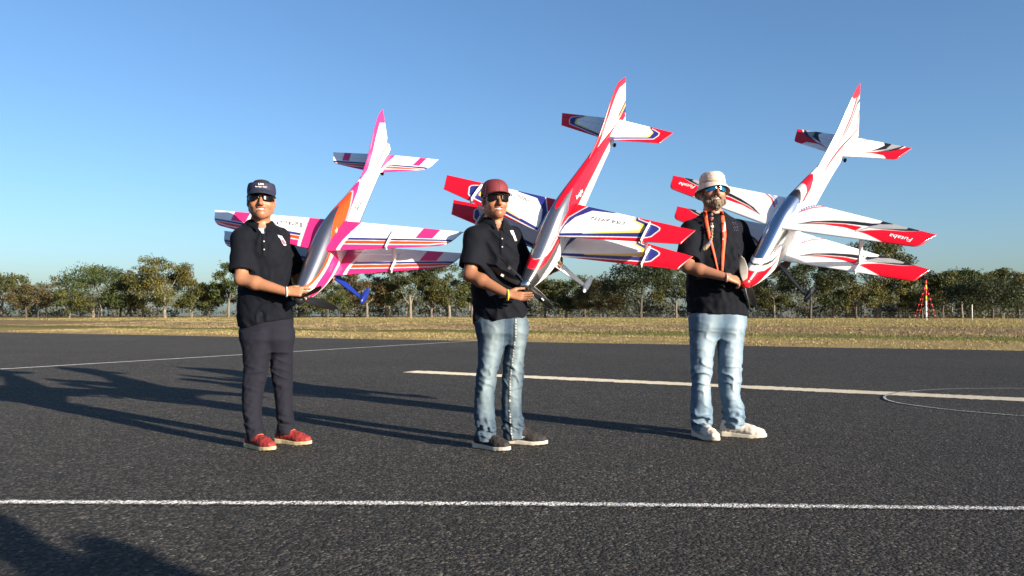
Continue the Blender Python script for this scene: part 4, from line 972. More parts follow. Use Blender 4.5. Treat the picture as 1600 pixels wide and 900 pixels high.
def shoe_mesh(h=.0052):
    F = Field((-.12, -.07, -.02), (.25, .07, .16), h)
    F.rc((-.045, 0, .050), (-.030, 0, .098), .036, .036, .02); F.rc((.0, 0, .085), (.010, 0, .092), .040, .040, .02); F.rc((.005, 0, .070), (.115, 0, .044), .046, .038, .03); F.ell((.140, 0, .036), (.074, .046, .034), None, .03)
    F.rc((-.03, 0, .11), (-.015, 0, .16), .030, .034, .01, 'sub')
    F.cut(lambda X, Y, Z: .016 - Z)
    f = sines(3, 5, .03); F.g += (.0012 * f(*[a for a in F.sub(F.lo, F.lo + F.h * F.n)[1:]])).astype(np.float32)
    up = F.mesh()
    F = Field((-.12, -.07, -.02), (.26, .07, .06), .0038); sl, X, Y, Z = F.sub(F.lo, F.lo + F.h * F.n)
    def smooth(xp, fp, n=9):
        q = np.linspace(-.13, .27, 400); f = np.interp(q, xp, fp); kk = np.ones(n) / n
        for _ in range(3): f = np.convolve(np.pad(f, n // 2, 'edge'), kk, 'valid')
        return np.interp(X.ravel(), q, f).astype(np.float32)[:, None, None]
    w = smooth([-.098, -.092, -.084, -.065, .0, .06, .12, .165, .195, .212, .222, .226], [-.02, .010, .024, .035, .033, .041, .047, .043, .033, .020, .006, -.02])
    zt = smooth([-.1, -.05, .1, .19, .22], [.034, .028, .021, .025, .030], 15); zb = smooth([-.1, -.07, .13, .22], [.006, 0, 0, .010], 9)
    F.g = np.maximum(np.abs(Y) - w, np.maximum(Z - zt, zb - Z)).astype(np.float32) - .002; so = F.mesh()
    return up, so
SHOE_UP, SHOE_SO = shoe_mesh()
def place_shoe(person, heel_mid, d, up_mat, so_mat, sc=1.0, lace=None, swoosh=False):
    a = math.atan2(d[1], d[0]); c, s = math.cos(a), math.sin(a); M = np.array([[c, -s, 0], [s, c, 0], [0, 0, 1]])
    T = lambda V: (V * sc) @ M.T + np.array([heel_mid[0], heel_mid[1], .004])
    o = obj('shoe', new_mesh('shoe', T(SHOE_UP[0]), SHOE_UP[1], True), up_mat, person)
    obj('sole', new_mesh('sole', T(SHOE_SO[0]), SHOE_SO[1], True), so_mat, o)
    if lace:
        for k in range(4):
            x = .045 + .022 * k; z = .108 - .013 * k - (0 if k else .002); y = np.linspace(-.026, .026, 7); P = np.stack([x + .006 * np.cos(y * 60), y, z - 9 * y ** 2], 1)
            MB().tube(T(P), .003, 5).build('lace', lace, o, True)
    if swoosh:
        for sg in (1, -1):
            q = np.array([[.075, .052], [.04, .046], [.0, .056], [-.045, .085], [-.01, .068], [.02, .061], [.075, .052]])
            P = np.stack([q[:, 0], sg * np.interp(q[:, 0], [-.05, 0, .08], [.0365, .0435, .0455]) + sg * .001, q[:, 1]], 1); V = T(P)
            m = MB(); m.add(np.concatenate([V[:6], V[:6] + np.array([0, 0, .0])]), None, [[0, 1, 5], [1, 2, 5], [2, 4, 5], [2, 3, 4]]); so = m.build('side_mark', plain('white_mark', (.75, .75, .73), .5), o)
            md = so.modifiers.new('thickness', 'SOLIDIFY'); md.thickness = .004; md.offset = 0
    return o

def emblem(person, bvh, corners, Y0, pat, name='chest_emblem', n=14):
    "small embroidered patch laid on the shirt front; corners in photo pixels"
    q = np.linspace(0, 1, n); V = []; c = []
    for a in q:
        for b_ in q:
            p = (np.array(corners[0]) * (1 - a) + np.array(corners[1]) * a) * (1 - b_) + (np.array(corners[3]) * (1 - a) + np.array(corners[2]) * a) * b_
            w = at(p[0], p[1], Y0); o = Vector((w[0] * .9, w[1] * .9 , CAM_H + (w[2] - CAM_H) * .9)); d = (Vector(w) - o).normalized(); hit = bvh.ray_cast(o, d)
            V.append(np.array(hit[0] - d * .0025) if hit[0] else w); c.append(pat(a, b_))
    V = np.array(V); c = np.array(c); i, j = np.meshgrid(np.arange(n - 1), np.arange(n - 1), indexing='ij'); k = (i * n + j).ravel()
    Q = np.stack([k, k + n, k + n + 1, k + 1], 1); keep = (c.sum(1) > 0)[Q].sum(1) >= 3
    if not keep.any(): return
    o = obj(name, new_mesh(name, V - b0 * [1, 1, 0], Q[keep], True, c), THREAD, person); return o
THREAD = vcol('embroidery', .7)

def person(spec):
    D = spec['D']; A = lambda px, py, Y=None: at(px, py, D if Y is None else Y)
    root = thing('person', spec['label'], 'person', (*spec['base'], 0), 'men holding model aeroplanes'); b0 = np.array([*spec['base'], 0.0])
    L = lambda P: np.asarray(P, float) - b0                # all meshes are local to the person's base
    hd = L(spec['head']); R = frame(spec['look']); hs = spec.get('hs', 1.0)
    nb = L(spec['neck']); J = {k: L(v) for k, v in spec['J'].items()}
    row = lambda t: [(L(A((xl + xr) / 2, py, Y))[2], L(A((xl + xr) / 2, py, Y))[0], L(A(0, py, Y))[1], (xr - xl) / 2 * Y / FPX, b) for (py, xl, xr, Y, b) in t]
    o3 = spec.get('off', (0, 0, 0)); sh_ = lambda t, d: [(p, a, b, Y + d, e) for p, a, b, Y, e in t]
    tors, la, lb = row(sh_(spec['torso'], o3[0])), [(z, x - .006, y, a * .88, b * .88) for z, x, y, a, b in row(sh_(spec['legA'], o3[1]))], [(z, x + .006, y, a * .88, b * .88) for z, x, y, a, b in row(sh_(spec['legB'], o3[2]))]
    # ---- body: one continuous surface
    lo = np.array([min(J[k][0] for k in J) - .22, -.75, -.02]); hi = np.array([max(J[k][0] for k in J) + .25, .5, hd[2] + .16])
    F = Field(lo, hi, .0048); head_sdf(F, hd, R, hs)
    F.rc(hd + R @ np.array([0, -.022, -.05]) * hs, nb + np.array([0, .0, -.02]), .056 * hs, .064, .03)
    F.loft([(z, x, y, a * .80, b * .80) for z, x, y, a, b in tors], .03)
    for s in 'RL':
        sh, el, wr = J['sh' + s], J['el' + s], J['wr' + s]
        F.rc(nb + np.array([0, 0, -.05]), sh, .06, .055, .03); F.rc(sh, el, .054, .044, .02)
        m1 = el * .68 + wr * .32; F.rc(el, m1, .043, .046, .02); F.rc(m1, wr, .045, .0275, .02)
        h = spec['hand' + s]; hand(F, wr, h['d'], h['n'], h['side'], h['curl'], h.get('spread', .5), h.get('thumb', (.75, .35, .2)), h.get('size', 1.0))
    for t in (la, lb):
        F.loft([(z, x, y, a * .62, b * .62) for z, x, y, a, b in t], .03); e = sorted(t)[0]; F.rc((e[1], e[2], e[0] + .02), (e[1], e[2], .06), .04, .036, .02)
    V, Q = F.mesh(); col = head_color(V, hd, R, spec['skin'], hs, spec.get('stubble', 0))
    und = (V[:, 2] < nb[2] - spec.get('under_dz', .03)) & (np.abs(V[:, 0] - nb[0]) < .14) & (V[:, 2] > nb[2] - .3) & (np.hypot(V[:, 0] - nb[0], V[:, 1] - nb[1]) < .15)
    if spec.get('under') is not None: col[und] = spec['under']
    body = obj('body', new_mesh('body', V, Q, True, col), SKIN, root)
    vg = body.vertex_groups.new(name='under_clothes'); dw = np.minimum.reduce([np.linalg.norm(V - J['wr' + s] - (J['wr' + s] - J['el' + s]) * .2, axis=1) for s in 'RL'])
    hid = np.where((V[:, 2] < nb[2] - .06) & (dw > .30))[0]; vg.add(hid.tolist(), 1.0, 'REPLACE')
    md = body.modifiers.new('decimate', 'DECIMATE'); md.ratio = .42; md.vertex_group = 'under_clothes'; dg = bpy.context.evaluated_depsgraph_get()
    me = bpy.data.meshes.new_from_object(body.evaluated_get(dg)); old = body.data; body.modifiers.clear(); body.data = me; bpy.data.meshes.remove(old); me.name = 'body'
    tq = np.linspace(-1, 1, 12); tv = np.linspace(-1, 1, 4); TX, TV = np.meshgrid(tq, tv, indexing='ij')
    Lp = np.stack([TX * .0305, .0945 - .020 * TX ** 2, -.0665 + TV * .0048 * np.sqrt(1 - TX ** 2 * .9) + .006 * TX ** 2], -1) * hs
    headmesh('teeth', hd, R, Lp, TEETH, body, thick=0)
    # ---- trousers
    tz = lambda py, Y=D: CAM_H + (HOR - py) * Y / FPX
    F = Field((lo[0], -.45, 0.02), (hi[0], .45, tors[0][0] + .25 if tors[0][0] > tors[-1][0] else 1.2), .0076)
    f1, f2, f3 = fline(sines(spec['seed'], 4, .19, (1, 1, 2.2))), sines(spec['seed'] + 1, 6, .30, (1.6, 1.6, .5)), sines(spec['seed'] + 2, 5, .05, (1, 1, 1.6))
    kz, az, cr = spec['knee_z'], spec['hem_z'], spec['crotch_z']; am = spec['fold']
    def disp(X, Y, Z):
        mk = .9 * np.exp(-((Z - kz) / .12) ** 2) + 1.1 * np.exp(-((Z - az - .06) / .10) ** 2) + .6 * np.exp(-((Z - cr) / .08) ** 2) + .05
        stack = np.exp(-((Z - az - .06) / .055) ** 2) * np.sin((Z + .35 * X + .25 * Y + .01 * f3(X, Y, Z)) * 6.283 / .062) * spec['stack'] * (.6 + .5 * f2(X, Y, 0 * Z + .1))
        return -am * mk * f1(X, Y, Z) - .0035 * f2(X, Y, Z) - .0010 * f3(X, Y, Z) - stack
    for t in (la, lb): F.loft(t, .010, 2.3, disp)
    pel = sh_(spec['pelvis'], o3[0]); pr = sorted(row(pel)); pr[0] = (*pr[0][:3], pr[0][3] * .72, pr[0][4] * .55); pr[1] = (*pr[1][:3], pr[1][3] * .97, pr[1][4]); F.loft(pr, .05, 2.5, lambda X, Y, Z: -.002 * f2(X, Y, Z))
    for t in (la, lb):                                     # hollow hems
        e = sorted(t)[0]; F.rc((e[1], e[2], e[0] - .03), (e[1], e[2], e[0] + .03), e[3] * .80, e[3] * .78, .01, 'sub')
    V, Q = F.mesh(); wx, wy, wz = V[:, 0] + b0[0], V[:, 1] + b0[1], V[:, 2]
    tro = obj('trousers', new_mesh('trousers', V, Q, True, spec['tcol'](V, sorted(la), sorted(lb))), spec['tmat'], root)
    # ---- polo shirt
    F = Field((lo[0], lo[1], .7), (hi[0], hi[1], nb[2] + .12), .0072)
    s1, s2, s3 = sines(spec['seed'] + 5, 6, .30, (1.5, 1.5, .7)), ridge(sines(spec['seed'] + 6, 5, .20, (1.3, 1, 1.3))), sines(spec['seed'] + 7, 5, .07)
    sd = lambda X, Y, Z: -.0060 * s1(X, Y, Z) - .0036 * s2(X, Y, Z) - .0008 * s3(X, Y, Z)
    for s in 'RL':
        sh, el = J['sh' + s], J['el' + s]; sl = spec['sleeve' + s]; en = sh + (el - sh) * sl[0]
        F.rc(sh, en, sl[1], sl[2], .035)
        ax = (en - sh) / np.linalg.norm(en - sh); F.rc(en - ax * .045, en + ax * .03 + ax * sl[2], sl[2] * .80, sl[2] * .85, .006, 'sub')
        # square off the sleeve end
        r_ = sl[2] + .03; slc, X, Y, Z = F.sub(en - r_ * 1.6, en + r_ * 1.6); pl = (X - en[0]) * ax[0] + (Y - en[1]) * ax[1] + (Z - en[2]) * ax[2]
        near = np.sqrt((X - en[0]) ** 2 + (Y - en[1]) ** 2 + (Z - en[2]) ** 2) < r_ * 1.35
        dax = np.sqrt(np.maximum((X - en[0]) ** 2 + (Y - en[1]) ** 2 + (Z - en[2]) ** 2 - pl ** 2, 0)) - sl[2] - .022
        blk = F.g[slc]; F.g[slc] = np.where(near & (dax < 0), np.maximum(blk, pl), blk)
    for s in 'RL': F.rc(nb + np.array([0, .0, -.075]), J['sh' + s], .060, .066, .05)
    F.loft(tors, .045, 2.35, sd)
    sl_, X, Y, Z = F.sub(F.lo, F.lo + F.h * F.n); F.g = F.g + (-.0022 * s3(X, Y, Z) * (Z > .7)).astype(np.float32) * .6
    hx0, hz0, hx1, hz1 = spec['hem']; hem = lambda X: hz0 + (hz1 - hz0) * (X - hx0) / (hx1 - hx0)
    F.cut(lambda X, Y, Z: hem(X + b0[0]) + .012 * s1(X, Y, 0) - Z)
    F.rc(nb + np.array([0, .0, -.03]), nb + np.array([0, -.005, .15]), .064, .07, .012, 'sub')
    vf = np.array([spec['face'][0], spec['face'][1], 0]); F.rc(nb + vf * .055 + np.array([0, 0, .03]), nb + vf * .12 + np.array([0, 0, -spec['vneck']]), .045, .010, .010, 'sub')
    V, Q = F.mesh(); shirt = obj('polo_shirt', new_mesh('polo_shirt', V, Q, True), POLO, root)
    bv = BVHTree.FromPolygons([Vector(v) for v in (V + b0)], [tuple(q) for q in Q])
    # collar: a folded band round the neck with two points in front
    fa = math.atan2(vf[1], vf[0]); ph = np.linspace(math.radians(16), math.radians(344), 44); g = []
    for j, a in enumerate(ph):
        k = 1 - abs(j / 43 * 2 - 1); dr = np.array([math.cos(fa + a), math.sin(fa + a), 0]); fr = max(0.0, math.cos(a)) ** 2
        ri = .070 + .004 * fr; rise = .030 - .030 * fr; tip = math.exp(-((min(a, 6.2832 - a) - .28) / .22) ** 2)
        g.append([nb + dr * (ri - .004) + np.array([0, 0, rise - .035]), nb + dr * ri + np.array([0, 0, rise]), nb + dr * (ri + .009) + np.array([0, 0, rise - .002]), nb + dr * (ri + .040 + .022 * tip) + np.array([0, 0, rise - .040 - .022 * tip])])
    o = MB().grid(np.array(g)).build('collar', POLO, shirt, True); md = o.modifiers.new('thickness', 'SOLIDIFY'); md.thickness = .0035; md.offset = 0
    # placket with buttons, laid on the shirt front
    for nm, w_, mat_, off in (('placket', .015, POLO, .003),):
        P = []
        for q in np.linspace(0, 1, 18):
            for e in (-1, -.9, .9, 1):
                src = nb + vf * .5 + np.array([-vf[1], vf[0], 0]) * w_ * e + np.array([0, 0, -.07 - .16 * q]) + b0; hit = bv.ray_cast(Vector(src), Vector(-vf))
                P.append(np.array(hit[0]) - b0 + vf * (off if abs(e) < .95 else -.002) if hit[0] else nb)
        MB().grid(np.array(P).reshape(18, 4, 3)).build(nm, mat_, shirt, True)
    for q in spec.get('buttons', (.35, .7)):
        src = nb + vf * .5 + np.array([0, 0, -.07 - .16 * q]) + b0; hit = bv.ray_cast(Vector(src), Vector(-vf))
        if hit[0]:
            p = np.array(hit[0]) - b0 + vf * .003; MB().tube([p, p + vf * .001, p + vf * .003], .0055, 10).build('button', plain('button', (.30, .30, .31), .4), shirt, True)
    return root, hd, R, b0, bv, body, shirt

m, nt, b = nodes('polo_knit'); co = objco(nt); f = noise(nt, co, 9, 4); nt.links.new(ramp(nt, f, [(.3, (.0024, .0033, .0064)), (.7, (.0040, .0052, .0094))]), b.inputs['Base Color'])
b.inputs['Roughness'].default_value = .85; b.inputs['Specular IOR Level'].default_value = .14; b.inputs['Sheen Weight'].default_value = .012; b.inputs['Sheen Roughness'].default_value = .4
bump(nt, b, noise(nt, co, 700, 2), .4, .001); POLO = m
def cloth_mat(name, sc=300, d=.0012): return vcol(name, .88, bmp=d, bs=sc, spec=.2)
TROUSERM, DENIM = cloth_mat('trouser_cloth'), cloth_mat('denim', 420, .0016)
# ------------------------------------------------------------------ the three men
nz = sines(40, 6, .05); nz2 = sines(41, 6, .22)
def plaincol(c):
    def f(V, la, lb):
        k = 1 + .07 * nz2(V[:, 0], V[:, 1], V[:, 2]); return np.array(c)[None] * k[:, None]
    return f
def denim(c0, c1, seam=None, fade=1.0):
    "washed denim: paler down the fronts of the thighs and on the raised folds"
    def f(V, la, lb):
        out = np.zeros((len(V), 3)); A, B = np.array(la), np.array(lb)
        da = np.abs(V[:, 0] - np.interp(V[:, 2], A[:, 0], A[:, 1])); db = np.abs(V[:, 0] - np.interp(V[:, 2], B[:, 0], B[:, 1])); T = np.where(da < db, 0, 1)
        cx = np.where(T == 0, np.interp(V[:, 2], A[:, 0], A[:, 1]), np.interp(V[:, 2], B[:, 0], B[:, 1])); hw = np.where(T == 0, np.interp(V[:, 2], A[:, 0], A[:, 3]), np.interp(V[:, 2], B[:, 0], B[:, 3]))
        u = (V[:, 0] - cx) / hw
        k = np.exp(-((u - .18) / .55) ** 2) * np.clip(.35 + np.exp(-((V[:, 2] - .66) / .2) ** 2) + .6 * np.exp(-((V[:, 2] - .40) / .14) ** 2), 0, 1) * fade
        k = np.clip(k + .07 * nz2(V[:, 0] * 1.3, V[:, 1], V[:, 2]) + .05 * nz(V[:, 0], V[:, 1], V[:, 2] * .3), 0, 1)[:, None]
        out = np.array(c0)[None] * (1 - k) + np.array(c1)[None] * k
        sd_ = (T == 0) & (np.abs(u + .62) < .035) & (V[:, 1] < np.interp(V[:, 2], A[:, 0], A[:, 2])); out[sd_] = out[sd_] * .75 + np.array(c1) * .22
        if seam:
            d = V[:, 0] - np.interp(V[:, 2], B[:, 0], B[:, 1] + seam * B[:, 3]); s = (T == 1) & (np.abs(d) < .007); out[s] *= .28
            st = (T == 1) & (np.abs(d - .010) < .0035) & (np.sin(V[:, 2] * 330) > .1); out[st] = (.45, .46, .46)
        return out
    return f
base1 = gnd(422, 697)[:2]
S1 = dict(label='man in navy polo, dark trousers, red shoes and navy visor, holding the pink model', D=5.50, off=(.02, .025, .02), base=base1, seed=11,
    head=at(408.5, 313, 5.44), look=(.27, -.96, .02), neck=at(407, 351, 5.49), hs=1.09, face=(.45, -.89), skin=(.285, .130, .070), under=(.5, .5, .5), under_dz=.034, vneck=.095, stubble=.25,
    J=dict(shR=at(379, 374, 5.41), elR=at(377, 436, 5.33), wrR=at(447, 456, 5.28), shL=at(437, 373, 5.62), elL=at(468, 436, 5.76), wrL=at(510, 441, 5.78)),
    handR=dict(d=(1, .12, .02), n=(.05, -.85, .5), side=-1, curl=(.28, .42, .55, .7), thumb=(.5, .75, .45)), handL=dict(d=(.55, -.45, .25), n=(.3, .6, -.6), side=1, curl=(.5, .5, .55, .6)),
    sleeveR=(.82, .070, .084), sleeveL=(.80, .068, .080),
    torso=[(344, 394, 420, 5.48, .072), (350, 384, 430, 5.48, .095), (361, 375, 442, 5.48, .118), (382, 372, 450, 5.48, .135), (405, 375, 453, 5.48, .138), (430, 377, 455, 5.48, .140), (460, 377, 456, 5.48, .142), (485, 375, 457, 5.48, .145), (518, 375, 458, 5.48, .148)],
    hem=(at(374, 511, 5.47)[0], at(374, 511, 5.47)[2], at(456, 499, 5.47)[0], at(456, 499, 5.47)[2]),
    pelvis=[(470, 378, 452, 5.48, .12), (500, 376, 457, 5.48, .130), (530, 377, 458, 5.48, .128), (548, 379, 458, 5.47, .10)],
    legA=[(520, 376, 424, 5.44, .112), (548, 379, 425, 5.43, .110), (575, 381, 421, 5.42, .104), (595, 380, 417, 5.41, .098), (620, 377.5, 412, 5.40, .092), (650, 380, 410, 5.39, .086), (676, 386, 417, 5.385, .084), (688, 388, 418, 5.385, .082)],
    legB=[(520, 418, 458, 5.52, .110), (548, 421, 458, 5.53, .108), (580, 421, 457, 5.54, .102), (607, 426, 456, 5.55, .094), (640, 430, 457, 5.56, .088), (665, 432, 461, 5.57, .086), (677, 433, 461, 5.57, .084)],
    knee_z=.48, hem_z=.09, crotch_z=.80, fold=.0035, stack=.004, tcol=plaincol((.0080, .0085, .0155)), tmat=TROUSERM)
man1, hd, R, b0, bv, body, shirt = person(S1)
redshoe = plain('red_mesh_shoe', (.20, .016, .014), .7, var=.35, vs=60, bmp=.002, bs=220); yel = plain('pale_yellow_sole', (.40, .33, .19), .6, var=.25, vs=30)
place_shoe(man1, np.array([-1.732, 5.40]) - base1, (.796, -.605), redshoe, yel, 1.0, plain('orange_lace', (.6, .16, .08), .7))
place_shoe(man1, np.array([-1.575, 5.587]) - base1, (.915, -.40), redshoe, yel, 1.0, plain('orange_lace', (.6, .16, .08), .7))
NAVYCAP = plain('navy_visor_cloth', (.009, .011, .034), .75, var=.15, vs=40, bmp=.0015, bs=300)
def ring(z, k=1.0, n=40, a=.0825, bq=.104, y0=-.006, fr=(0, 2 * math.pi)):
    t = np.linspace(*fr, n); return np.stack([np.sin(t) * a * k, np.cos(t) * bq * k + y0, np.full(n, z) if np.isscalar(z) else z], -1)
def brim(c, R, name, mat, parent, z0, reach, half=68, droop=.030, curve=.028, a=.0825, bq=.104, y0=-.006):
    t = np.radians(np.linspace(-half, half, 30)); g = []
    for q in np.linspace(0, 1, 9):
        e = np.cos(t / math.radians(half) * math.pi / 2) ** .55
        g.append(np.stack([np.sin(t) * (a + .004 * q), np.cos(t) * bq + y0 + reach * q * e, z0 - droop * q * e - curve * np.sin(t) ** 2 * (q * .6 + .25)], -1))
    return headmesh(name, c, R, np.array(g) * hs, mat, parent, thick=.004)
# hair, visor and sunglasses of man 1
hs = 1.09
def dome(z0, top, a, bq, y0, n=14, m=40, pw=2.2, rough=0, seed=0, fl=0):
    u = np.linspace(0, 1, n); r = np.random.default_rng(seed); t = np.linspace(0, 2 * np.pi, m, endpoint=False); k = (1 - u ** pw) ** (1 / pw); k[-1] = .02
    g = np.stack([np.sin(t)[None] * a * k[:, None], np.cos(t)[None] * bq * k[:, None] + y0, z0 + (top - z0) * u[:, None] + 0 * t[None] + fl * np.cos(t)[None] * (1 - u[:, None])], -1)
    if rough: g += r.normal(0, rough, g.shape) * (u < .95)[:, None, None]
    return g
headmesh('hair', hd, R, np.concatenate([dome(-.018, .131, .0825, .1035, -.010, 22, 60, 2.5, .0016, 3, .034)]) * hs, HAIRM, man1, thick=0, wrap=True)
vis = headmesh('visor', hd, R, np.stack([ring(z, k) for z, k in ((.040, 1.035), (.055, 1.045), (.072, 1.035), (.090, .99), (.100, .94))]) * hs, NAVYCAP, man1, wrap=False)
brim(hd, R, 'visor_brim', NAVYCAP, vis, .058, .072, 74, .036, .034)
for body_, sz, zz in (('USA', .020, .084), ('PATTERN TEAM', .0105, .067)):
    ph0 = 0; p = hd + R @ (np.array([0, .1035, zz]) * hs); Rt = np.stack([R[:, 0], R[:, 2] * .97 - R[:, 1] * .22, R[:, 1], p], 1); text(body_, sz, Rt, INKW, vis, .0, 'visor_lettering')
sunglasses(hd, R, man1, LENS, z=.010, sc=1.09)
MB().tube(np.array([at(447.5 + 1.2 * math.cos(a), 456 + 7.5 * math.sin(a), 5.28 - .033 * math.cos(a)) - b0 * [1, 1, 0] for a in np.linspace(0, 6.283, 24)]), .0045, 6, False).build('wristband', plain('white_band', (.7, .7, .69), .5), man1, True)
def shield(a, b_):
    if b_ < .24: return (.62, .62, .64) if (a < .45 or .5 < a < .95) else (0, 0, 0)
    if abs(a - .55) > .38 * (1 if b_ < .7 else 1 - (b_ - .7) * 1.6): return (0, 0, 0)
    return (.55, .56, .58) if b_ < .42 or b_ > .88 or (abs(a - .55) > .26) else (.45, .07, .14)
emblem(shirt, bv, [(434, 367), (441, 369), (450, 383), (441, 384)], 5.35, shield)

base2 = gnd(792, 699)[:2]
S2 = dict(label='man in navy polo, blue jeans and maroon cap, holding the red model aeroplane', D=5.49, off=(.07, .08, .05), base=base2, seed=23,
    head=at(773.5, 313, 5.45), look=(.30, -.95, .01), neck=at(771, 347, 5.49), hs=1.04, face=(.42, -.90), skin=(.235, .103, .053), vneck=.085, stubble=.15,
    J=dict(shR=at(742, 371, 5.41), elR=at(734, 429, 5.33), wrR=at(792, 459.5, 5.23), shL=at(799, 370, 5.61), elL=at(826, 430, 5.75), wrL=at(858, 424, 5.73)),
    handR=dict(d=(.97, .06, -.16), n=(.05, .72, -.68), side=1, curl=(.04, .14, .20, .28), spread=.8, thumb=(.55, .70, .15)), handL=dict(d=(.55, -.45, .25), n=(.3, .6, -.6), side=1, curl=(.5, .5, .55, .6)),
    sleeveR=(.80, .070, .084), sleeveL=(.78, .066, .078),
    torso=[(340, 759, 784, 5.42, .070), (347, 749, 794, 5.42, .092), (358, 740, 803, 5.42, .112), (380, 736, 808, 5.42, .130), (402, 735, 811, 5.42, .132), (430, 736, 815, 5.42, .128), (455, 738, 819, 5.42, .130), (480, 740, 822, 5.42, .135), (515, 742, 823, 5.42, .138)],
    hem=(at(742, 508, 5.42)[0], at(742, 508, 5.42)[2], at(822, 495, 5.42)[0], at(822, 495, 5.42)[2]),
    pelvis=[(470, 745, 818, 5.42, .110), (498, 744, 823, 5.42, .122), (520, 745, 824, 5.42, .120), (535, 747, 824, 5.42, .09)],
    legA=[(505, 744, 796, 5.40, .112), (535, 746, 795, 5.39, .110), (560, 746, 787, 5.37, .102), (585, 744, 780, 5.35, .096), (610, 741, 777, 5.34, .092), (640, 740, 776, 5.33, .092), (668, 743, 778, 5.32, .094), (688, 745, 781, 5.32, .098)],
    legB=[(505, 790, 825, 5.46, .108), (535, 788, 824, 5.47, .106), (560, 784, 821, 5.48, .100), (585, 781, 818, 5.50, .094), (610, 780, 816, 5.51, .090), (640, 780, 815, 5.52, .090), (665, 781, 819, 5.53, .092), (684, 783, 821, 5.53, .096)],
    knee_z=.47, hem_z=.075, crotch_z=.80, fold=.0065, stack=.007, tcol=denim((.030, .052, .082), (.165, .215, .240), seam=-.30), tmat=DENIM)
man2, hd, R, b0, bv, body, shirt = person(S2); hs = 1.04
blkshoe = plain('black_canvas_shoe', (.016, .013, .012), .8, var=.3, vs=90, bmp=.002, bs=260); wsole = plain('cream_sole', (.46, .42, .36), .55, var=.12, vs=30)
place_shoe(man2, np.array([-.188, 5.396]) - base2, (.774, -.633), blkshoe, wsole, 1.02, None, True)
place_shoe(man2, np.array([.030, 5.577]) - base2, (.955, -.297), blkshoe, wsole, 1.02, None, True)
MAROON = plain('maroon_cap_cloth', (.115, .009, .016), .75, var=.14, vs=30, bmp=.0016, bs=260); MAROOND = plain('dark_maroon_peak', (.075, .007, .012), .7, var=.14, vs=30)
headmesh('hair', hd, R, dome(-.014, .118, .0800, .0995, -.012, 18, 60, 2.6, .0012, 5, .034) * hs, HAIRM, man2, thick=0, wrap=True)
cap = headmesh('cap', hd, R, dome(.030, .138, .0900, .1080, -.008, 22, 48, 2.7, 0, 0, .006) * hs, MAROON, man2, thick=.003, wrap=True)
brim(hd, R, 'cap_peak', MAROOND, cap, .046, .074, 66, .012, .030, .0905, .108, -.008)
MB().tube([hd + R @ np.array([0, -.008, z]) for z in (.142, .145, .148)], .007, 12).build('cap_button', MAROON, cap, True)
for k in range(6):
    t = 2 * math.pi * k / 6; q = np.linspace(0, .98, 14); kk = (1 - q ** 2.7) ** (1 / 2.7)
    MB().tube(hd + np.stack([math.sin(t) * .0915 * hs * kk, math.cos(t) * .1098 * hs * kk - .008, (.030 + .108 * q) * hs + .006 * math.cos(t) * (1 - q)], 1) @ R.T, .0014, 5, False).build('cap_seam', MAROOND, cap, True)
sunglasses(hd, R, man2, plain('brown_lens', (.008, .003, .0025), .2, spec=.2), plain('metal_frame', (.16, .15, .14), .3, .7), z=.008, sc=1.04)
MB().tube(np.array([at(793 + 1.5 * math.cos(a), 461 + 8 * math.sin(a), 5.23 - .034 * math.cos(a)) - b0 * [1, 1, 0] for a in np.linspace(0, 6.283, 24)]), .006, 6, False).build('wristband', plain('yellow_band', (.78, .48, .02), .5), man2, True)
emblem(shirt, bv, [(796, 360), (803, 360), (809, 376), (803, 377)], 5.3, lambda a, b_: ((.6, .6, .6) if (b_ < .45 and abs(a - .5) < .42) or (abs(a - .6) < .30) else (0, 0, 0)))

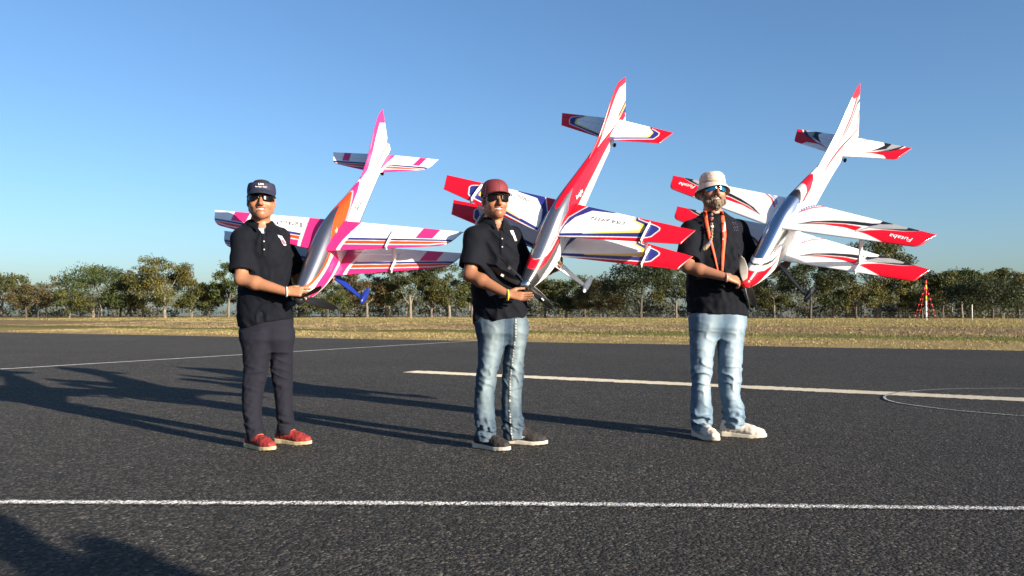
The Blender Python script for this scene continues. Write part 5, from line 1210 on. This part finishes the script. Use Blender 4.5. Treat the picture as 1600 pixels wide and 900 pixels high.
base3 = gnd(1125, 688)[:2]
S3 = dict(label='bearded man in navy polo, pale jeans and bucket hat, holding the chrome nosed model', D=5.87, off=(.09, .11, .07), base=base3, seed=37,
    head=at(1113.5, 299, 5.82), look=(.08, -.99, .05), neck=at(1113, 338, 5.87), hs=1.04, face=(.25, -.97), skin=(.285, .130, .078), under=(.006, .006, .008), under_dz=.005, vneck=.12,
    J=dict(shR=at(1080, 361, 5.81), elR=at(1074, 417, 5.68), wrR=at(1134, 433, 5.55), shL=at(1152, 359, 5.97), elL=at(1180, 424, 6.07), wrL=at(1212, 420, 6.0)),
    handR=dict(d=(.93, .30, -.22), n=(-.1, -.75, .65), side=-1, curl=(.45, .6, .75, .85), thumb=(.55, .75, .3)), handL=dict(d=(.55, -.45, .25), n=(.3, .6, -.6), side=1, curl=(.5, .5, .55, .6)),
    sleeveR=(.84, .074, .090), sleeveL=(.84, .072, .084),
    torso=[(330, 1100, 1127, 5.78, .073), (337, 1088, 1139, 5.78, .098), (347, 1078, 1150, 5.78, .122), (366, 1074, 1158, 5.78, .142), (395, 1073, 1162, 5.78, .150), (420, 1072, 1165, 5.78, .158), (450, 1074, 1167, 5.78, .160), (475, 1076, 1168, 5.78, .155), (505, 1077, 1168, 5.78, .150)],
    hem=(at(1076, 489, 5.78)[0], at(1076, 489, 5.78)[2], at(1166, 493, 5.78)[0], at(1166, 493, 5.78)[2]),
    pelvis=[(460, 1082, 1160, 5.78, .125), (488, 1079, 1164, 5.78, .135), (512, 1079, 1163, 5.78, .132), (528, 1081, 1162, 5.78, .10)],
    legA=[(498, 1078.5, 1128, 5.77, .118), (530, 1078, 1124, 5.76, .114), (560, 1078.5, 1117, 5.76, .106), (597, 1081, 1112, 5.75, .098), (620, 1079, 1114, 5.75, .096), (645, 1078, 1117, 5.74, .098), (660, 1079, 1115, 5.74, .098), (672, 1082, 1115, 5.74, .092)],
    legB=[(498, 1122, 1164, 5.80, .116), (530, 1118, 1161, 5.81, .112), (560, 1118, 1160, 5.81, .106), (590, 1119, 1159, 5.82, .100), (615, 1122, 1155, 5.82, .096), (638, 1127, 1163, 5.83, .100), (655, 1128, 1162, 5.83, .098), (668, 1129, 1160, 5.83, .092)],
    knee_z=.46, hem_z=.075, crotch_z=.78, fold=.0075, stack=.011, tcol=denim((.080, .130, .190), (.275, .350, .405), None, .9), tmat=DENIM)
man3, hd, R, b0, bv, body, shirt = person(S3); hs = 1.04
crm = plain('cream_canvas_shoe', (.46, .41, .355), .8, var=.18, vs=40, bmp=.002, bs=200); crs = plain('cream_rubber', (.45, .41, .34), .6)
place_shoe(man3, np.array([1.375, 5.855]) - base3, (.28, -.96), crm, crs, 1.06, plain('white_lace', (.7, .68, .65), .7))
place_shoe(man3, np.array([1.615, 5.895]) - base3, (.91, -.41), crm, crs, 1.10, plain('white_lace', (.7, .68, .65), .7))
HATC = plain('cream_hat_cloth', (.46, .39, .335), .85, var=.10, vs=26, bmp=.003, bs=60)
hat = headmesh('bucket_hat', hd, R, dome(.046, .136, .0860, .1050, -.006, 20, 60, 3.4, .0010, 4, .004) * hs, HATC, man3, thick=.003, wrap=True)
t = np.linspace(0, 2 * np.pi, 60, endpoint=False); g = np.stack([np.stack([np.sin(t) * (.0858 + .035 * q), np.cos(t) * (.1048 + .036 * q) - .006, .050 - (.062 - .028 * np.cos(t)) * q ** 1.15 + .003 * np.sin(3 * t + 1) * q], -1) for q in np.linspace(0, 1, 9)])
headmesh('hat_brim', hd, R, g * hs, HATC, hat, thick=.0035, wrap=True)
headmesh('hat_band', hd, R, np.stack([np.stack([np.sin(t) * .0882, np.cos(t) * .1072 - .006, np.full(60, z) + .004 * np.cos(t)], -1) for z in (.048, .066)]) * hs, plain('hat_band_cloth', (.39, .33, .28), .85), hat, thick=.002, wrap=True)
sunglasses(hd, R, man3, plain('mirror_lens', (.03, .20, .36), .10, .8), plain('dark_frame', (.015, .015, .02), .3), z=.010, sc=1.04)
# beard, moustache and braided goatee
bc = lambda V: np.array([.105, .078, .052])[None] * (1 + .35 * nz(V[:, 0] * 2.2, V[:, 1] * 2.2, V[:, 2] * .9))[:, None]
F = Field(hd - .16, hd + np.array([.16, .16, .02]), .0035); P = lambda a, b_, u: hd + R @ (np.array([a, b_, u]) * hs)
F.ell(P(0, .060, -.098), (.054, .046, .038), R, .02)
for s in (-1, 1): F.rc(P(s * .066, .012, -.035), P(s * .050, .050, -.085), .017, .028, .02); F.rc(P(s * .006, .103, -.052), P(s * .036, .088, -.066), .008, .006, .006)
F.rc(P(0, .078, -.110), P(0, .072, -.132), .032, .018, .02)
F.ell(P(0, .112, -.070), (.026, .03, .010), R, .006, 'sub')
hn, hn2 = sines(71, 6, .016, (1, 1, .35)), sines(72, 5, .035); sl_, X, Y, Z = F.sub(F.lo, F.lo + F.h * F.n); F.g = F.g + (.0026 * hn(X, Y, Z) + .003 * hn2(X, Y, Z)).astype(np.float32)
V, Q = F.mesh(); BEARD = vcol('beard_hair', .8, bmp=.004, bs=180); beard = obj('beard', new_mesh('beard', V, Q, True, bc(V)), BEARD, man3)
br_ = [at(*p) - b0 * [1, 1, 0] for p in ((1112, 335, 5.690), (1112, 350, 5.685), (1112.5, 360, 5.680), (1112, 370, 5.675), (1110, 378, 5.670), (1106, 383, 5.665), (1101, 388, 5.660))]
F = Field(np.min(br_, 0) - .04, np.max(br_, 0) + .04, .003)
for k in range(len(br_) - 1):
    for q in (0, .5):
        p = br_[k] * (1 - q) + br_[k + 1] * q; F.ell(p, (.0105, .010, .012) if k < 4 else (.013, .010, .012), None, .004)
F.rc(br_[-2], br_[-1], .012, .016, .01); V, Q = F.mesh(); V = V + .0012 * np.stack([hn(V[:, 0] * 2, V[:, 1], V[:, 2])] * 3, 1)
obj('braid', new_mesh('braid', V, Q, True, bc(V) * 1.9), BEARD, beard)
for k, c_ in ((0, (.6, .05, .06)), (1, (.7, .7, .7)), (4, (.10, .07, .30))):
    p = br_[k] * .6 + br_[k + 1] * .4; MB().tube([p + (0, 0, .006), p, p - (0, 0, .006)], .0135, 12).build('bead', plain('bead%d' % k, c_, .4), beard, True)
# lanyard laid on the shirt
def ribbon(name, pts, w, mat, parent, n=26, lift=.004):
    pts = np.array(pts, float); d = np.r_[0, np.cumsum(np.hypot(*np.diff(pts, axis=0).T))]; q = np.linspace(0, d[-1], n); P = []
    c = np.stack([np.interp(q, d, pts[:, k]) for k in (0, 1)], 1)
    for _ in range(3): c[1:-1] = (c[:-2] + 2 * c[1:-1] + c[2:]) / 4
    tg = np.gradient(c, axis=0); tg /= np.linalg.norm(tg, axis=1)[:, None]; nn = np.stack([-tg[:, 1], tg[:, 0]], 1); ly = 5.71
    for k in range(n):
        ww = w if np.isscalar(w) else np.interp(k / (n - 1), np.linspace(0, 1, len(w)), w)
        for e in (-1, 0, 1):
            p = c[k] + nn[k] * e * ww / 2; a_ = at(p[0], p[1], 5.3); o = Vector((0, 0, CAM_H)); dd = (Vector(a_) - o).normalized(); hit = bv.ray_cast(o, dd)
            if hit[0] and 5.4 < hit[0].y < 5.9: ly = .6 * ly + .4 * hit[0].y
            y_ = min(ly, hit[0].y if hit[0] else ly) - lift; P.append(at(p[0], p[1], y_) - b0 * [1, 1, 0])
    o = MB().grid(np.array(P).reshape(n, 3, 3)).build(name, mat, parent, True); md = o.modifiers.new('thickness', 'SOLIDIFY'); md.thickness = .003; md.offset = 0; return o
ORANGE = plain('orange_ribbon', (.62, .06, .008), .6, var=.1)
lan = ribbon('lanyard', [(1101.5, 330), (1104, 350), (1110, 375), (1117, 402), (1122, 425)], [5.5, 5.5, 4.5, 3.2, 2.4], ORANGE, man3)
ribbon('lanyard_strap', [(1127, 330), (1130.5, 348), (1132, 366), (1130, 390), (1128, 425)], [5.5, 6, 6, 5, 4.2], ORANGE, lan)
ribbon('lanyard_print', [(1131.5, 347), (1132, 361)], [2.6, 2.6], INKW, lan, 8, .0075)
ribbon('lanyard_clip', [(1127.5, 425), (1127, 431)], [4.6, 3.5], plain('red_clip', (.25, .02, .02), .4), lan, 6, .007)
emblem(shirt, bv, [(1144, 347), (1152, 347), (1158, 363), (1148, 363)], 5.6, lambda a, b_: ((.055, .05, .12) if (int(a * 7) + int(b_ * 8)) % 2 == 0 else (0, 0, 0)))
MB().tube(np.array([at(1135 + 1.0 * math.cos(a), 433.5 + 7.0 * math.sin(a), 5.55 - .033 * math.cos(a)) - b0 * [1, 1, 0] for a in np.linspace(0, 6.283, 24)]), .0035, 6, False).build('bracelet', plain('pink_beads', (.45, .22, .20), .4), man3, True)
# ------------------------------------------------------------------ two onlookers beside the camera, out of frame; only their shadows reach the picture
def onlooker(x, y, face, height, seed, label):
    root = thing('person', label, 'person', (x, y, 0), 'onlookers beside the camera'); k = height / 1.8; f = np.array([*face, 0.0]); f /= np.linalg.norm(f); l = np.array([-f[1], f[0], 0]); Rm = np.stack([l, f, np.array([0, 0, 1.0])], 1)
    W = lambda a, b_, u: Rm @ (np.array([a, b_, u]) * k)
    F = Field((-.5, -.5, 0), (.5, .5, 1.95 * k), .012); hd = W(0, .03, 1.68); Rf = frame((*face, 0.0)); head_sdf(F, hd, Rf, k)
    F.rc(W(0, .005, 1.62), W(0, 0, 1.47), .055 * k, .062 * k, .03); F.rc(W(0, 0, 1.36), W(0, 0, 1.05), .13 * k, .12 * k, .05)
    for s in (-1, 1):
        F.rc(W(0, 0, 1.42), W(s * .17, 0, 1.40), .07 * k, .06 * k, .04); F.rc(W(s * .19, 0, 1.38), W(s * .24, -.02, 1.10), .052 * k, .043 * k, .03); F.rc(W(s * .24, -.02, 1.10), W(s * .24, .06, .86), .042 * k, .028 * k, .02)
        hand(F, W(s * .24, .06, .86), W(0, .12, -1), W(s, 0, 0), s, (.3, .3, .35, .4))
        F.rc(W(s * .09, 0, .92), W(s * .10, .01, .50), .085 * k, .058 * k, .04); F.rc(W(s * .10, .01, .50), W(s * .11, -.01, .09), .056 * k, .04 * k, .02); F.rc(W(s * .11, -.02, .05), W(s * .13, .15, .035), .035 * k, .03 * k, .02)
    V, Q = F.mesh(); obj('body', new_mesh('body', V, Q, True, np.tile([.40, .20, .13], (len(V), 1))), SKIN, root)
    F = Field((-.5, -.5, .6), (.5, .5, 1.6 * k), .014); F.rc(W(0, 0, 1.36), W(0, 0, .95), .16 * k, .165 * k, .05)
    for s in (-1, 1): F.rc(W(0, 0, 1.41), W(s * .18, 0, 1.38), .075 * k, .075 * k, .05); F.rc(W(s * .19, 0, 1.38), W(s * .23, -.01, 1.16), .075 * k, .075 * k, .04)
    F.cut(lambda X, Y, Z: .86 * k - Z); F.rc(W(0, 0, 1.50), W(0, 0, 1.62), .07, .08, .01, 'sub'); V, Q = F.mesh(); obj('shirt', new_mesh('shirt', V, Q, True), POLO, root)
    F = Field((-.5, -.5, 0), (.5, .5, 1.1 * k), .014); F.rc(W(0, 0, .98), W(0, 0, .88), .15 * k, .15 * k, .03)
    for s in (-1, 1): F.rc(W(s * .085, 0, .90), W(s * .10, .01, .50), .105 * k, .082 * k, .03); F.rc(W(s * .10, .01, .50), W(s * .11, -.01, .08), .080 * k, .07 * k, .02)
    F.cut(lambda X, Y, Z: .05 - Z); V, Q = F.mesh(); obj('trousers', new_mesh('trousers', V, Q, True, np.tile([.05, .055, .07], (len(V), 1))), TROUSERM, root)
    headmesh('cap', hd, Rf, dome(.024, .148, .093, .111, -.008, 18, 40, 2.7) * k, NAVYCAP, root, thick=.003, wrap=True)
    return root
sd = np.array([to_sun.x, to_sun.y]) / math.cos(SUN_EL)
def by_shadow(px, py, h):
    g = gnd(px, py)[:2]; return g + sd * h / math.tan(SUN_EL)
q = by_shadow(215, 880, 1.70); onlooker(q[0], q[1], (-.6, .8), 1.80, 1, 'onlooker standing just outside the picture on the right, casting the lower left shadow')
q = by_shadow(-22, 815, 1.70); onlooker(q[0], q[1], (-.5, .85), 1.80, 2, 'second onlooker outside the picture, casting the shadow at the left edge')
q = by_shadow(70, 885, 1.62); onlooker(q[0], q[1], (-.55, .8), 1.72, 3, 'third onlooker outside the picture, casting shadow between the other two')
